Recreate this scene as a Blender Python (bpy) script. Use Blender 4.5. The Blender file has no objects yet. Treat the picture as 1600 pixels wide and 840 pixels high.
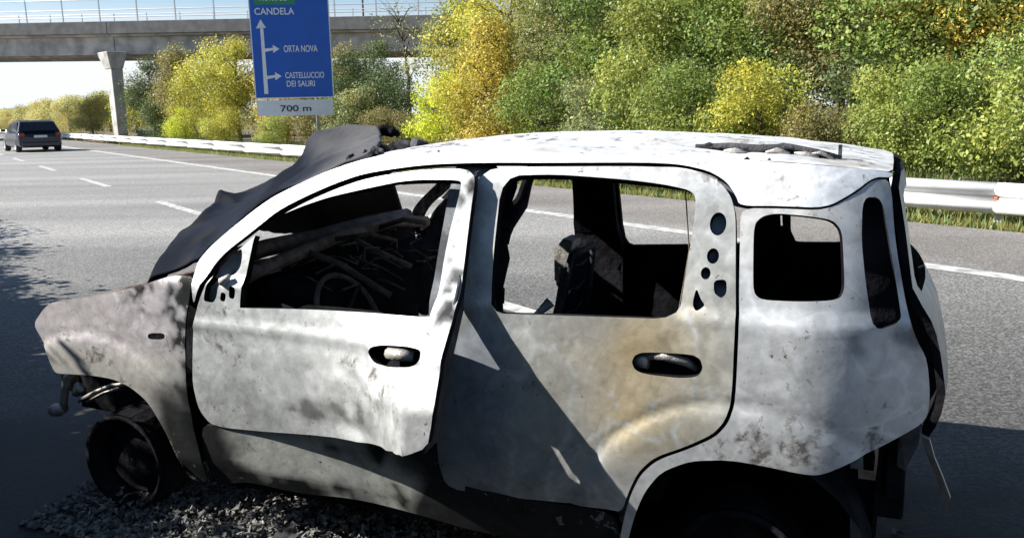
import bpy, bmesh, math, random
import numpy as np
from mathutils import Vector, Matrix, noise
from mathutils.geometry import delaunay_2d_cdt

# ------------------------------------------------------------------ camera, sky, sun, exposure
scene = bpy.context.scene
COL = scene.collection
R = math.radians

cam_data = bpy.data.cameras.new('camera')
cam_data.sensor_width = 36.0
cam_data.lens = 36.0 * 1300 / 1600
cam_data.clip_start = 0.05
cam_data.clip_end = 5000
cam = bpy.data.objects.new('camera', cam_data)
COL.objects.link(cam)
PITCH = math.atan((420 - 174) / 1300)
cam.matrix_world = (Matrix.Translation((0, 0, 1.5)) @ Matrix.Rotation(math.pi / 2 - PITCH, 4, 'X')
                    @ Matrix.Rotation(R(-1.2), 4, 'Z'))
scene.camera = cam

SUN_ELEV = R(37.0)
SUN_AZ_LEFT = R(90.0)           # measured from +Y towards -X
sun_dir = Vector((-math.sin(SUN_AZ_LEFT) * math.cos(SUN_ELEV), math.cos(SUN_AZ_LEFT) * math.cos(SUN_ELEV), math.sin(SUN_ELEV)))

world = bpy.data.worlds.new('World')
scene.world = world
world.use_nodes = True
wn = world.node_tree.nodes
wl = world.node_tree.links
wn.clear()
sky = wn.new('ShaderNodeTexSky')
sky.sky_type = 'NISHITA'
sky.sun_disc = False
sky.sun_elevation = SUN_ELEV
sky.sun_rotation = -SUN_AZ_LEFT
sky.air_density = 1.0
sky.dust_density = 0.3
sky.ozone_density = 3.0
bg = wn.new('ShaderNodeBackground')
bg.inputs['Strength'].default_value = 0.06
wo = wn.new('ShaderNodeOutputWorld')
wl.new(sky.outputs[0], bg.inputs[0])
# pale autumn haze low over the whole horizon, fading upwards, the same all round
wtc = wn.new('ShaderNodeTexCoord')
wsep = wn.new('ShaderNodeSeparateXYZ')
wl.new(wtc.outputs['Generated'], wsep.inputs[0])
wmr = wn.new('ShaderNodeMapRange')
wmr.interpolation_type = 'SMOOTHERSTEP'
wmr.inputs[1].default_value = 0.05
wmr.inputs[2].default_value = 0.15
wmr.inputs[3].default_value = 1.0
wmr.inputs[4].default_value = 0.0
wl.new(wsep.outputs['Z'], wmr.inputs[0])
hz = wn.new('ShaderNodeBackground')
hz.inputs['Color'].default_value = (0.93, 0.97, 1.0, 1)
hz.inputs['Strength'].default_value = 0.46
wmix = wn.new('ShaderNodeMixShader')
wl.new(wmr.outputs[0], wmix.inputs[0])
wl.new(bg.outputs[0], wmix.inputs[1])
wl.new(hz.outputs[0], wmix.inputs[2])
wl.new(wmix.outputs[0], wo.inputs[0])

sd = bpy.data.lights.new('sun', 'SUN')
sd.energy = 5.0
sd.angle = R(0.5)
sd.color = (1.0, 0.96, 0.90)
sun = bpy.data.objects.new('sun', sd)
COL.objects.link(sun)
sun.rotation_euler = sun_dir.to_track_quat('Z', 'Y').to_euler()
sun.location = (-20, 0, 20)

vs = scene.view_settings
vs.view_transform = 'Standard'
vs.look = 'None'
vs.exposure = 1.2
vs.gamma = 1.0
vs.use_curve_mapping = False

# ------------------------------------------------------------------ helpers
random.seed(7)
rng = np.random.default_rng(11)
ROAD_D = Vector((-0.5840, 0.8118, 0))      # driving direction
ROAD_N = Vector((0.8118, 0.5840, 0))       # towards the right-hand shoulder


def rp(s, n, z=0.0):
    v = ROAD_D * s + ROAD_N * n
    return Vector((v.x, v.y, z))


ROAD_ROT = math.atan2(ROAD_D.y, ROAD_D.x)


def smooth(a, b, x):
    if a == b:
        return 0.0 if x < a else 1.0
    t = min(1.0, max(0.0, (x - a) / (b - a)))
    return t * t * (3 - 2 * t)


def lerp3(a, b, t):
    return (a[0] + (b[0] - a[0]) * t, a[1] + (b[1] - a[1]) * t, a[2] + (b[2] - a[2]) * t)


def tag(o, label=None, cat=None, group=None, kind=None):
    if label: o['label'] = label
    if cat: o['category'] = cat
    if group: o['group'] = group
    if kind: o['kind'] = kind
    return o


def empty(name, loc=(0, 0, 0), rz=0.0):
    o = bpy.data.objects.new(name, None)
    o.empty_display_size = 0.2
    COL.objects.link(o)
    o.location = loc
    o.rotation_euler = (0, 0, rz)
    return o


def link_mesh(name, me, parent=None, mats=()):
    for m in mats:
        me.materials.append(m)
    o = bpy.data.objects.new(name, me)
    COL.objects.link(o)
    if parent is not None:
        o.parent = parent
    return o


def pydata(name, verts, faces, mats, parent=None, shade=False, cols=None):
    me = bpy.data.meshes.new(name)
    me.from_pydata([tuple(v) for v in verts], [], faces)
    if cols is not None:
        ca = me.color_attributes.new('Col', 'FLOAT_COLOR', 'POINT')
        arr = np.ones((len(verts), 4), dtype=np.float32)
        arr[:, :3] = np.array(cols, dtype=np.float32)
        ca.data.foreach_set('color', arr.ravel())
    if shade:
        me.polygons.foreach_set('use_smooth', [True] * len(me.polygons))
    me.update()
    if not isinstance(mats, (list, tuple)):
        mats = [mats]
    return link_mesh(name, me, parent, mats)


class MB:
    """collects simple solids into one mesh"""
    def __init__(s):
        s.v = []
        s.f = []

    def box(s, c, d, rz=0.0, rx=0.0, ry=0.0, taper=1.0):
        m = Matrix.Translation(c) @ Matrix.Rotation(rz, 4, 'Z') @ Matrix.Rotation(ry, 4, 'Y') @ Matrix.Rotation(rx, 4, 'X')
        b = len(s.v)
        for z in (-.5, .5):
            k = taper if z > 0 else 1.0
            for x, y in ((-.5, -.5), (.5, -.5), (.5, .5), (-.5, .5)):
                s.v.append(m @ Vector((x * d[0] * k, y * d[1] * k, z * d[2])))
        for q in ((3, 2, 1, 0), (4, 5, 6, 7), (0, 1, 5, 4), (1, 2, 6, 5), (2, 3, 7, 6), (3, 0, 4, 7)):
            s.f.append(tuple(b + i for i in q))
        return s

    def tube(s, pts, r, n=8, closed=False, cap=True):
        pts = [Vector(p) for p in pts]
        rs = r if isinstance(r, (list, tuple)) else [r] * len(pts)
        b0 = len(s.v)
        L = len(pts)
        ref = None
        for i, p in enumerate(pts):
            if closed:
                t = pts[(i + 1) % L] - pts[i - 1]
            else:
                t = pts[min(i + 1, L - 1)] - pts[max(i - 1, 0)]
            t.normalize()
            if ref is None:
                ref = Vector((0, 0, 1)) if abs(t.z) < .9 else Vector((1, 0, 0))
            a = t.cross(ref)
            if a.length < 1e-4:
                a = t.cross(Vector((1, 0.3, 0)))
            a.normalize()
            bb = a.cross(t).normalized()
            ref = bb
            for k in range(n):
                w = 2 * math.pi * k / n
                s.v.append(p + (a * math.cos(w) + bb * math.sin(w)) * rs[i])
        for i in range(L if closed else L - 1):
            j = (i + 1) % L
            for k in range(n):
                k2 = (k + 1) % n
                s.f.append((b0 + i * n + k, b0 + i * n + k2, b0 + j * n + k2, b0 + j * n + k))
        if cap and not closed:
            s.f.append(tuple(b0 + k for k in reversed(range(n))))
            s.f.append(tuple(b0 + (L - 1) * n + k for k in range(n)))
        return s

    def lathe(s, prof, axis='Y', c=(0, 0, 0), n=32):
        """prof: (radius, along axis)"""
        b = len(s.v)
        for k in range(n):
            w = 2 * math.pi * k / n
            for r, a in prof:
                if axis == 'Y':
                    p = Vector((r * math.cos(w), a, r * math.sin(w)))
                else:
                    p = Vector((r * math.cos(w), r * math.sin(w), a))
                s.v.append(p + Vector(c))
        m = len(prof)
        for k in range(n):
            k2 = (k + 1) % n
            for i in range(m - 1):
                s.f.append((b + k * m + i, b + k * m + i + 1, b + k2 * m + i + 1, b + k2 * m + i))
        return s

    def poly(s, pts):
        b = len(s.v)
        s.v += [Vector(p) for p in pts]
        s.f.append(tuple(range(b, b + len(pts))))
        return s

    def prism(s, pts, off):
        """closed polygon extruded by the vector off"""
        b = len(s.v)
        n = len(pts)
        off = Vector(off)
        s.v += [Vector(p) for p in pts] + [Vector(p) + off for p in pts]
        s.f.append(tuple(reversed(range(b, b + n))))
        s.f.append(tuple(range(b + n, b + 2 * n)))
        for i in range(n):
            j = (i + 1) % n
            s.f.append((b + i, b + j, b + n + j, b + n + i))
        return s

    def build(s, name, mat, parent=None, shade=False, bevel=0.0, fix=True):
        o = pydata(name, s.v, s.f, mat, parent, shade)
        if fix:
            bm = bmesh.new()
            bm.from_mesh(o.data)
            bmesh.ops.recalc_face_normals(bm, faces=bm.faces)
            bm.to_mesh(o.data)
            bm.free()
        if bevel > 0:
            md = o.modifiers.new('bevel', 'BEVEL')
            md.width = bevel
            md.segments = 2
            md.limit_method = 'ANGLE'
        return o


# ------------------------------------------------------------------ materials
def mat(name, color, rough=0.7, metal=0.0, spec=0.5, var=0.0, vscale=5.0, bump=0.0, bscale=40.0, color2=None, coord='Object'):
    m = bpy.data.materials.new(name)
    m.use_nodes = True
    nt = m.node_tree
    bs = nt.nodes['Principled BSDF']
    bs.inputs['Roughness'].default_value = rough
    bs.inputs['Metallic'].default_value = metal
    bs.inputs['Specular IOR Level'].default_value = spec
    c = (*color, 1)
    tc = nt.nodes.new('ShaderNodeTexCoord')
    if var > 0 or color2:
        nz = nt.nodes.new('ShaderNodeTexNoise')
        nz.inputs['Scale'].default_value = vscale
        nz.inputs['Detail'].default_value = 8
        nt.links.new(tc.outputs[coord], nz.inputs['Vector'])
        rmp = nt.nodes.new('ShaderNodeValToRGB')
        rmp.color_ramp.elements[0].position = .35
        rmp.color_ramp.elements[1].position = .68
        if color2:
            rmp.color_ramp.elements[0].color = c
            rmp.color_ramp.elements[1].color = (*color2, 1)
        else:
            rmp.color_ramp.elements[0].color = tuple(x * (1 - var) for x in color) + (1,)
            rmp.color_ramp.elements[1].color = tuple(min(1, x * (1 + var)) for x in color) + (1,)
        nt.links.new(nz.outputs['Fac'], rmp.inputs[0])
        nt.links.new(rmp.outputs[0], bs.inputs['Base Color'])
    else:
        bs.inputs['Base Color'].default_value = c
    if bump > 0:
        n2 = nt.nodes.new('ShaderNodeTexNoise')
        n2.inputs['Scale'].default_value = bscale
        n2.inputs['Detail'].default_value = 6
        nt.links.new(tc.outputs[coord], n2.inputs['Vector'])
        bp = nt.nodes.new('ShaderNodeBump')
        bp.inputs['Strength'].default_value = bump
        bp.inputs['Distance'].default_value = 0.02
        nt.links.new(n2.outputs['Fac'], bp.inputs['Height'])
        nt.links.new(bp.outputs[0], bs.inputs['Normal'])
    return m


def attr_mat(name, rough=0.55, metal=0.0, speck=True, bump=0.25):
    """burnt sheet metal: per-vertex stain colour, fine mottling, rust and soot specks, scale relief"""
    m = bpy.data.materials.new(name)
    m.use_nodes = True
    nt = m.node_tree
    N, Lk = nt.nodes, nt.links
    bs = N['Principled BSDF']
    at = N.new('ShaderNodeAttribute'); at.attribute_name = 'Col'
    tc = N.new('ShaderNodeTexCoord')
    n1 = N.new('ShaderNodeTexNoise'); n1.inputs['Scale'].default_value = 22; n1.inputs['Detail'].default_value = 10
    n1.inputs['Roughness'].default_value = .65
    Lk.new(tc.outputs['Object'], n1.inputs['Vector'])
    r1 = N.new('ShaderNodeMapRange'); r1.inputs[1].default_value = .3; r1.inputs[2].default_value = .7
    r1.inputs[3].default_value = .80; r1.inputs[4].default_value = 1.10
    Lk.new(n1.outputs['Fac'], r1.inputs[0])
    mx = N.new('ShaderNodeMix'); mx.data_type = 'RGBA'; mx.blend_type = 'MULTIPLY'; mx.inputs[0].default_value = 1
    Lk.new(at.outputs['Color'], mx.inputs[6])
    Lk.new(r1.outputs[0], mx.inputs[7])
    src = mx.outputs[2]
    if speck:
        # tide marks where water and foam dried on the hot metal, and cloudy heat blotches
        n6 = N.new('ShaderNodeTexNoise'); n6.inputs['Scale'].default_value = 3.2; n6.inputs['Detail'].default_value = 4; n6.inputs['Distortion'].default_value = .35
        Lk.new(tc.outputs['Object'], n6.inputs['Vector'])
        n7 = N.new('ShaderNodeTexNoise'); n7.inputs['Scale'].default_value = 9; n7.inputs['Detail'].default_value = 11; n7.inputs['Roughness'].default_value = .62; n7.inputs['Distortion'].default_value = .7
        Lk.new(tc.outputs['Object'], n7.inputs['Vector'])

        def band(centre, width, gain):
            d_ = N.new('ShaderNodeMath'); d_.operation = 'SUBTRACT'; d_.inputs[1].default_value = centre
            Lk.new(n6.outputs['Fac'], d_.inputs[0])
            a_ = N.new('ShaderNodeMath'); a_.operation = 'ABSOLUTE'; Lk.new(d_.outputs[0], a_.inputs[0])
            m_ = N.new('ShaderNodeMapRange'); m_.interpolation_type = 'SMOOTHSTEP'
            m_.inputs[1].default_value = 0; m_.inputs[2].default_value = width; m_.inputs[3].default_value = gain; m_.inputs[4].default_value = 1
            Lk.new(a_.outputs[0], m_.inputs[0])
            return m_.outputs[0]

        bl = N.new('ShaderNodeMapRange'); bl.inputs[1].default_value = .50; bl.inputs[2].default_value = .68; bl.inputs[3].default_value = 1.06; bl.inputs[4].default_value = .62
        Lk.new(n7.outputs['Fac'], bl.inputs[0])
        for fac in (band(.54, .030, 1.30), band(.44, .014, .80), bl.outputs[0]):
            q_ = N.new('ShaderNodeMix'); q_.data_type = 'RGBA'; q_.blend_type = 'MULTIPLY'; q_.inputs[0].default_value = .6
            Lk.new(src, q_.inputs[6]); Lk.new(fac, q_.inputs[7])
            src = q_.outputs[2]
        n2 = N.new('ShaderNodeTexNoise'); n2.inputs['Scale'].default_value = 75; n2.inputs['Detail'].default_value = 4
        Lk.new(tc.outputs['Object'], n2.inputs['Vector'])
        n3 = N.new('ShaderNodeTexNoise'); n3.inputs['Scale'].default_value = 5; n3.inputs['Detail'].default_value = 3
        Lk.new(tc.outputs['Object'], n3.inputs['Vector'])
        ad = N.new('ShaderNodeMath'); ad.operation = 'MULTIPLY_ADD'; ad.inputs[1].default_value = .45
        Lk.new(n3.outputs['Fac'], ad.inputs[0]); Lk.new(n2.outputs['Fac'], ad.inputs[2])
        r2 = N.new('ShaderNodeMapRange'); r2.inputs[1].default_value = .93; r2.inputs[2].default_value = 1.02
        Lk.new(ad.outputs[0], r2.inputs[0])
        m2 = N.new('ShaderNodeMix'); m2.data_type = 'RGBA'
        m2.inputs[7].default_value = (.10, .07, .05, 1)
        Lk.new(r2.outputs[0], m2.inputs[0]); Lk.new(src, m2.inputs[6])
        src = m2.outputs[2]
    flake_h = None
    if speck:
        # blistered, sharp-edged flaking gathered in patches
        n8 = N.new('ShaderNodeTexNoise'); n8.inputs['Scale'].default_value = 20; n8.inputs['Detail'].default_value = 12; n8.inputs['Roughness'].default_value = .68; n8.inputs['Distortion'].default_value = .4
        Lk.new(tc.outputs['Object'], n8.inputs['Vector'])
        n9 = N.new('ShaderNodeTexNoise'); n9.inputs['Scale'].default_value = 2.6; n9.inputs['Detail'].default_value = 3
        Lk.new(tc.outputs['Object'], n9.inputs['Vector'])
        f1 = N.new('ShaderNodeMath'); f1.operation = 'MULTIPLY_ADD'; f1.inputs[1].default_value = .75
        Lk.new(n9.outputs['Fac'], f1.inputs[0]); Lk.new(n8.outputs['Fac'], f1.inputs[2])
        for lo, hi, colr in ((1.015, 1.035, (.22, .21, .195, 1)), (1.085, 1.097, (.06, .05, .045, 1))):
            f2 = N.new('ShaderNodeMapRange'); f2.inputs[1].default_value = lo; f2.inputs[2].default_value = hi; f2.inputs[4].default_value = .65
            Lk.new(f1.outputs[0], f2.inputs[0])
            q_ = N.new('ShaderNodeMix'); q_.data_type = 'RGBA'; q_.inputs[7].default_value = colr
            Lk.new(f2.outputs[0], q_.inputs[0]); Lk.new(src, q_.inputs[6])
            src = q_.outputs[2]
    Lk.new(src, bs.inputs['Base Color'])
    r3 = N.new('ShaderNodeMapRange'); r3.inputs[3].default_value = rough - .15; r3.inputs[4].default_value = rough + .2
    Lk.new(n1.outputs['Fac'], r3.inputs[0]); Lk.new(r3.outputs[0], bs.inputs['Roughness'])
    # soot is matt: gloss only where the pale oxide shows
    bw = N.new('ShaderNodeRGBToBW'); Lk.new(at.outputs['Color'], bw.inputs[0])
    sp = N.new('ShaderNodeMapRange'); sp.inputs[1].default_value = .06; sp.inputs[2].default_value = .40; sp.inputs[3].default_value = .02; sp.inputs[4].default_value = .5
    Lk.new(bw.outputs[0], sp.inputs[0]); Lk.new(sp.outputs[0], bs.inputs['Specular IOR Level'])
    mt = N.new('ShaderNodeMapRange'); mt.inputs[1].default_value = .10; mt.inputs[2].default_value = .40; mt.inputs[3].default_value = 0; mt.inputs[4].default_value = metal
    Lk.new(bw.outputs[0], mt.inputs[0]); Lk.new(mt.outputs[0], bs.inputs['Metallic'])
    n4 = N.new('ShaderNodeTexNoise'); n4.inputs['Scale'].default_value = 14; n4.inputs['Detail'].default_value = 9
    Lk.new(tc.outputs['Object'], n4.inputs['Vector'])
    bp = N.new('ShaderNodeBump'); bp.inputs['Strength'].default_value = bump; bp.inputs['Distance'].default_value = .012
    Lk.new(n4.outputs['Fac'], bp.inputs['Height']); Lk.new(bp.outputs[0], bs.inputs['Normal'])
    return m


M = {}
M['burnt'] = attr_mat('burnt_sheet_metal', .48, .38, True, .18)
M['soot'] = mat('soot_black', (.010, .010, .012), .95, 0, .06, .6, 9, .4, 30)
M['char'] = mat('charred_grey', (.045, .045, .048), .8, .1, .3, .5, 12, .6, 35)
M['hood'] = attr_mat('scorched_shaded_bonnet_metal', .7, .0, False, .3)
M['bare'] = mat('bare_scorched_steel', (.36, .34, .31), .5, .5, .5, .35, 14, .3, 50)
M['rusty'] = mat('fire_rusted_steel', (.13, .085, .06), .8, .3, .3, .5, 16, .5, 40, color2=(.24, .20, .17))
M['white_metal'] = mat('galvanised_rail', (.72, .72, .70), .5, .05, .5, .10, 2.5, .08, 25)
M['post'] = mat('galvanised_post', (.42, .43, .43), .5, .4, .5, .15, 8, .1, 40)
M['reflector'] = mat('orange_reflector', (.45, .12, .05), .4)
M['concrete'] = mat('weathered_concrete', (.40, .39, .37), .9, 0, .3, .30, 1.2, .15, 12)
M['concrete_dark'] = mat('dark_fascia_concrete', (.15, .15, .148), .9, 0, .3, .22, 1.6, .2, 12)  # darker than the other concrete
M['railing'] = mat('railing_steel', (.42, .43, .44), .5, .3)
M['sign_blue'] = mat('sign_blue', (.008, .085, .42), .45, 0, .4, .06, 2)
M['sign_green'] = mat('sign_green', (.01, .20, .10), .45)
M['sign_white'] = mat('sign_white', (.62, .66, .70), .5, 0, .4, .05, 4)
M['sign_black'] = mat('sign_black', (.03, .03, .035), .6)
M['sign_back'] = mat('sign_back_alloy', (.35, .36, .37), .5, .6)
M['bark'] = mat('bark', (.10, .08, .06), .9, 0, .2, .35, 10, .6, 25)
M['car_paint'] = mat('dark_blue_paint', (.012, .018, .035), .18, .2, .6)
M['car_glass'] = mat('dark_car_glass', (.01, .012, .014), .06, 0, .7)
M['tyre'] = mat('tyre_rubber', (.016, .016, .017), .85)
M['alloy'] = mat('wheel_alloy', (.45, .46, .47), .35, .7)
M['tail_red'] = mat('tail_lamp_red', (.20, .012, .012), .2)
M['plate'] = mat('number_plate', (.55, .58, .60), .5)
M['paint_line'] = mat('road_paint', (.26, .26, .25), .8, 0, .3, .16, 7, .2, 60, color2=(.58, .58, .55))
M['ash'] = mat('ash_flakes', (.05, .048, .045), .95, 0, .2, .5, 30, .4, 60, color2=(.30, .29, .27))
M['dirt'] = mat('verge_soil', (.15, .12, .075), .95, 0, .2, .35, 1.5, .4, 14)


def asphalt_mat():
    m = bpy.data.materials.new('draining_asphalt')
    m.use_nodes = True
    nt = m.node_tree
    N, Lk = nt.nodes, nt.links
    bs = N['Principled BSDF']
    tc = N.new('ShaderNodeTexCoord')
    v = N.new('ShaderNodeTexVoronoi'); v.inputs['Scale'].default_value = 75
    Lk.new(tc.outputs['Object'], v.inputs['Vector'])
    n1 = N.new('ShaderNodeTexNoise'); n1.inputs['Scale'].default_value = 38; n1.inputs['Detail'].default_value = 6; n1.inputs['Roughness'].default_value = .7
    Lk.new(tc.outputs['Object'], n1.inputs['Vector'])
    n2 = N.new('ShaderNodeTexNoise'); n2.inputs['Scale'].default_value = .6; n2.inputs['Detail'].default_value = 5
    mp = N.new('ShaderNodeMapping'); mp.inputs['Scale'].default_value = (.12, 1, 1)
    Lk.new(tc.outputs['Object'], mp.inputs[0]); Lk.new(mp.outputs[0], n2.inputs['Vector'])
    sep = N.new('ShaderNodeSeparateColor'); Lk.new(v.outputs['Color'], sep.inputs[0])
    st = N.new('ShaderNodeMath'); st.operation = 'MULTIPLY_ADD'; st.inputs[1].default_value = .5
    Lk.new(sep.outputs[0], st.inputs[0]); Lk.new(n1.outputs['Fac'], st.inputs[2])
    rm = N.new('ShaderNodeValToRGB')
    e = rm.color_ramp.elements
    e[0].position = .38; e[0].color = (.060, .060, .061, 1)
    e[1].position = .98; e[1].color = (.30, .295, .28, 1)
    x = rm.color_ramp.elements.new(.68); x.color = (.135, .134, .130, 1)
    Lk.new(st.outputs[0], rm.inputs[0])
    r2 = N.new('ShaderNodeMapRange'); r2.inputs[1].default_value = .3; r2.inputs[2].default_value = .7
    r2.inputs[3].default_value = .72; r2.inputs[4].default_value = 1.18
    Lk.new(n2.outputs['Fac'], r2.inputs[0])
    mx = N.new('ShaderNodeMix'); mx.data_type = 'RGBA'; mx.blend_type = 'MULTIPLY'; mx.inputs[0].default_value = 1
    Lk.new(rm.outputs[0], mx.inputs[6]); Lk.new(r2.outputs[0], mx.inputs[7])
    # lanes polished pale by traffic, dusty darker shoulder
    dt = N.new('ShaderNodeVectorMath'); dt.operation = 'DOT_PRODUCT'; dt.inputs[1].default_value = (.8118, .5840, 0)
    Lk.new(tc.outputs['Object'], dt.inputs[0])
    sh = N.new('ShaderNodeMapRange'); sh.inputs[1].default_value = 7.5; sh.inputs[2].default_value = 8.3; sh.inputs[3].default_value = 0; sh.inputs[4].default_value = 1
    Lk.new(dt.outputs['Value'], sh.inputs[0])
    shc = N.new('ShaderNodeMix'); shc.data_type = 'RGBA'
    shc.inputs[6].default_value = (1.22, 1.21, 1.19, 1); shc.inputs[7].default_value = (.92, .86, .82, 1)
    Lk.new(sh.outputs[0], shc.inputs[0])
    m3 = N.new('ShaderNodeMix'); m3.data_type = 'RGBA'; m3.blend_type = 'MULTIPLY'; m3.inputs[0].default_value = 1
    Lk.new(mx.outputs[2], m3.inputs[6]); Lk.new(shc.outputs[2], m3.inputs[7])
    # near-black oval around the wreck: the shadow's darkness painted into the asphalt
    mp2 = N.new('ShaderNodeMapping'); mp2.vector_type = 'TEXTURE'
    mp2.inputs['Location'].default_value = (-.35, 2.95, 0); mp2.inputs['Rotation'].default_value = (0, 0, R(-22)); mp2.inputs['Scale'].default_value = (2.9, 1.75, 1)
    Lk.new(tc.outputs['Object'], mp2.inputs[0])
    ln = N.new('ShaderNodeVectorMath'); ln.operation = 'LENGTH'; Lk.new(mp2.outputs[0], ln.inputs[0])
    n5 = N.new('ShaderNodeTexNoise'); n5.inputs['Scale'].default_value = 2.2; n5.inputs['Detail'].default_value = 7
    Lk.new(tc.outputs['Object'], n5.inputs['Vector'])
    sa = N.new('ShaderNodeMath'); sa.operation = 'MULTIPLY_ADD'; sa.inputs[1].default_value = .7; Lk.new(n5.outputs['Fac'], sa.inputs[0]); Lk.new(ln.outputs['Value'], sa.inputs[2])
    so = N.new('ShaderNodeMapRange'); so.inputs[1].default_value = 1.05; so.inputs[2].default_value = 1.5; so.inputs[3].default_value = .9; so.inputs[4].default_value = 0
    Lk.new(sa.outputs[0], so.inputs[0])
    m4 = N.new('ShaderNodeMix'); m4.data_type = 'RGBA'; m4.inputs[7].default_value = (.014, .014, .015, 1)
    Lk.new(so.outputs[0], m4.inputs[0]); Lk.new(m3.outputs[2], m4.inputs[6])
    # wide falloff painted in: darker near the wreck, far lanes lifted for their glare
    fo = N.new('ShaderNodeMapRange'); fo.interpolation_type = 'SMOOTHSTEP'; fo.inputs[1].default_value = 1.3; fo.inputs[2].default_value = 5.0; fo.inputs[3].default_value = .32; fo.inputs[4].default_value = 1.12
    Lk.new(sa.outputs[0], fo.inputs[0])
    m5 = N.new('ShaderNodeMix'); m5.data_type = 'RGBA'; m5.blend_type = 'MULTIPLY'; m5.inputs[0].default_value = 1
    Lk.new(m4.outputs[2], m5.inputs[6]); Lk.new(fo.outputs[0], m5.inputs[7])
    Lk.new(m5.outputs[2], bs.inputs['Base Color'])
    bs.inputs['Roughness'].default_value = .72
    bp = N.new('ShaderNodeBump'); bp.inputs['Strength'].default_value = .9; bp.inputs['Distance'].default_value = .006
    Lk.new(st.outputs[0], bp.inputs['Height']); Lk.new(bp.outputs[0], bs.inputs['Normal'])
    return m


def leaf_mat(name):
    """leaf colour = the plant's own tint (object colour) varied leaf by leaf"""
    m = bpy.data.materials.new(name)
    m.use_nodes = True
    nt = m.node_tree
    N, Lk = nt.nodes, nt.links
    bs = N['Principled BSDF']
    oi = N.new('ShaderNodeObjectInfo')
    at = N.new('ShaderNodeAttribute'); at.attribute_name = 'Col'
    mx = N.new('ShaderNodeMix'); mx.data_type = 'RGBA'; mx.blend_type = 'MULTIPLY'; mx.inputs[0].default_value = 1
    Lk.new(oi.outputs['Color'], mx.inputs[6]); Lk.new(at.outputs['Color'], mx.inputs[7])
    Lk.new(mx.outputs[2], bs.inputs['Base Color'])
    bs.inputs['Roughness'].default_value = .5
    bs.inputs['Specular IOR Level'].default_value = .35
    tr = N.new('ShaderNodeBsdfTranslucent'); Lk.new(mx.outputs[2], tr.inputs['Color'])
    ms = N.new('ShaderNodeMixShader'); ms.inputs[0].default_value = .42
    Lk.new(bs.outputs[0], ms.inputs[1]); Lk.new(tr.outputs[0], ms.inputs[2])
    Lk.new(ms.outputs[0], N['Material Output'].inputs['Surface'])
    return m


M['asphalt'] = asphalt_mat()
M['leaf'] = leaf_mat('leaves')

# ------------------------------------------------------------------ ground, road, markings
def strip(name, s0, s1, n0, n1, z, m, parent=None, parts=1):
    vs_, fs_ = [], []
    for i in range(parts + 1):
        s = s0 + (s1 - s0) * i / parts
        vs_ += [rp(s, n0, z), rp(s, n1, z)]
        if i:
            fs_.append((2 * i - 2, 2 * i - 1, 2 * i + 1, 2 * i))
    o = pydata(name, vs_, fs_, m, parent)
    bm = bmesh.new(); bm.from_mesh(o.data)
    for f in bm.faces:
        if f.normal.z < 0: f.normal_flip()
    bm.to_mesh(o.data); bm.free()
    return o


g = pydata('ground', [(-1500, -1500, -.03), (1500, -1500, -.03), (1500, 1500, -.03), (-1500, 1500, -.03)], [(0, 1, 2, 3)], M['dirt'])
tag(g, kind='structure')
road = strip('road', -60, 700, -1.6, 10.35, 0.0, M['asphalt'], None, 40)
tag(road, kind='structure')
strip('edge_line', -60, 700, 7.50, 7.74, 0.004, M['paint_line'], road)
s = -11.8
dash_mesh = None
for i in range(14):
    o = strip('lane_dash', s, s + 3.6, 3.60, 3.76, 0.004, M['paint_line'], road)
    s += 8.15

# ------------------------------------------------------------------ burnt car
CAR = empty('burnt_car', (-1.548 + .3746 * .81, 2.937 + .9272 * .81, 0), R(-22))
tag(CAR, 'burnt-out small hatchback shell with ash-white panels, bent bonnet and no glass, stopped across the lane', 'car')

ZV = [(.0, .70), (.15, .72), (.2, .74), (.3, .775), (.45, .80), (.6, .81), (.75, .81), (.88, .802), (.952, .796), (.978, .776), (1.0, .771), (1.1, .742), (1.3, .668), (1.36, .63), (1.45, .55)]
ZA = [a for a, b in ZV]; VA = [b for a, b in ZV]


def nz(u, z, k, seed=0.0):
    return noise.noise(Vector((u * k + seed * 7.3, z * k - seed * 3.1, seed)))


def surf(u, z):
    v = float(np.interp(z, ZA, VA))
    if u < -.25: v -= ((-.25 - u) / .45) ** 2 * .15
    if u > 2.42: v -= 1.55 * (u - 2.42) ** 2
    return v


def flare(u, z):
    d1 = math.hypot(u - 2.3, z - .25)
    d2 = math.hypot(u, z - .25)
    f = .010 * smooth(.52, .42, d1) - .007 * math.exp(-((d1 - .485) / .013) ** 2)
    return f + .010 * smooth(.54, .44, d2) - .005 * math.exp(-((d2 - .495) / .014) ** 2)


def dents(u, z, amp=1.0):
    return amp * (.007 * nz(u, z, 2.0, 1) + .0022 * nz(u, z, 5.0, 2))


def odoor(z):
    return float(np.interp(z, [.42, .7, .85, .93, 1.0, 1.1, 1.3], [.185, .175, .12, .07, .045, .035, .03]))


def s_body(u, z): return surf(u, z) + flare(u, z) + dents(u, z)


def s_door(u, z):
    k = min(1.1, max(0, (u - .33) / 1.0)) ** 3.6
    rip = .006 * math.sin(40 * (u + .6 * nz(u, z, 3, 5)) + 25 * z) * smooth(.28, .06, math.hypot((u - 1.25), (z - .6) * 1.3))
    crease = .006 * smooth(.03, 0, abs(z - .80 - .02 * u))
    return surf(u, z) + k * odoor(z) + dents(u, z, 1.3) + rip + crease


def s_rear_door(u, z):
    w = smooth(1.75, 1.5, u) * .012 * nz(u, z, 7, 8) * smooth(.95, .8, z)
    buck = .010 * (abs(nz(u, z, 3.6, 9)) - .2) * smooth(.95, .85, z)
    return surf(u, z) + flare(u, z) + dents(u, z, 1.2) + w + buck


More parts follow.
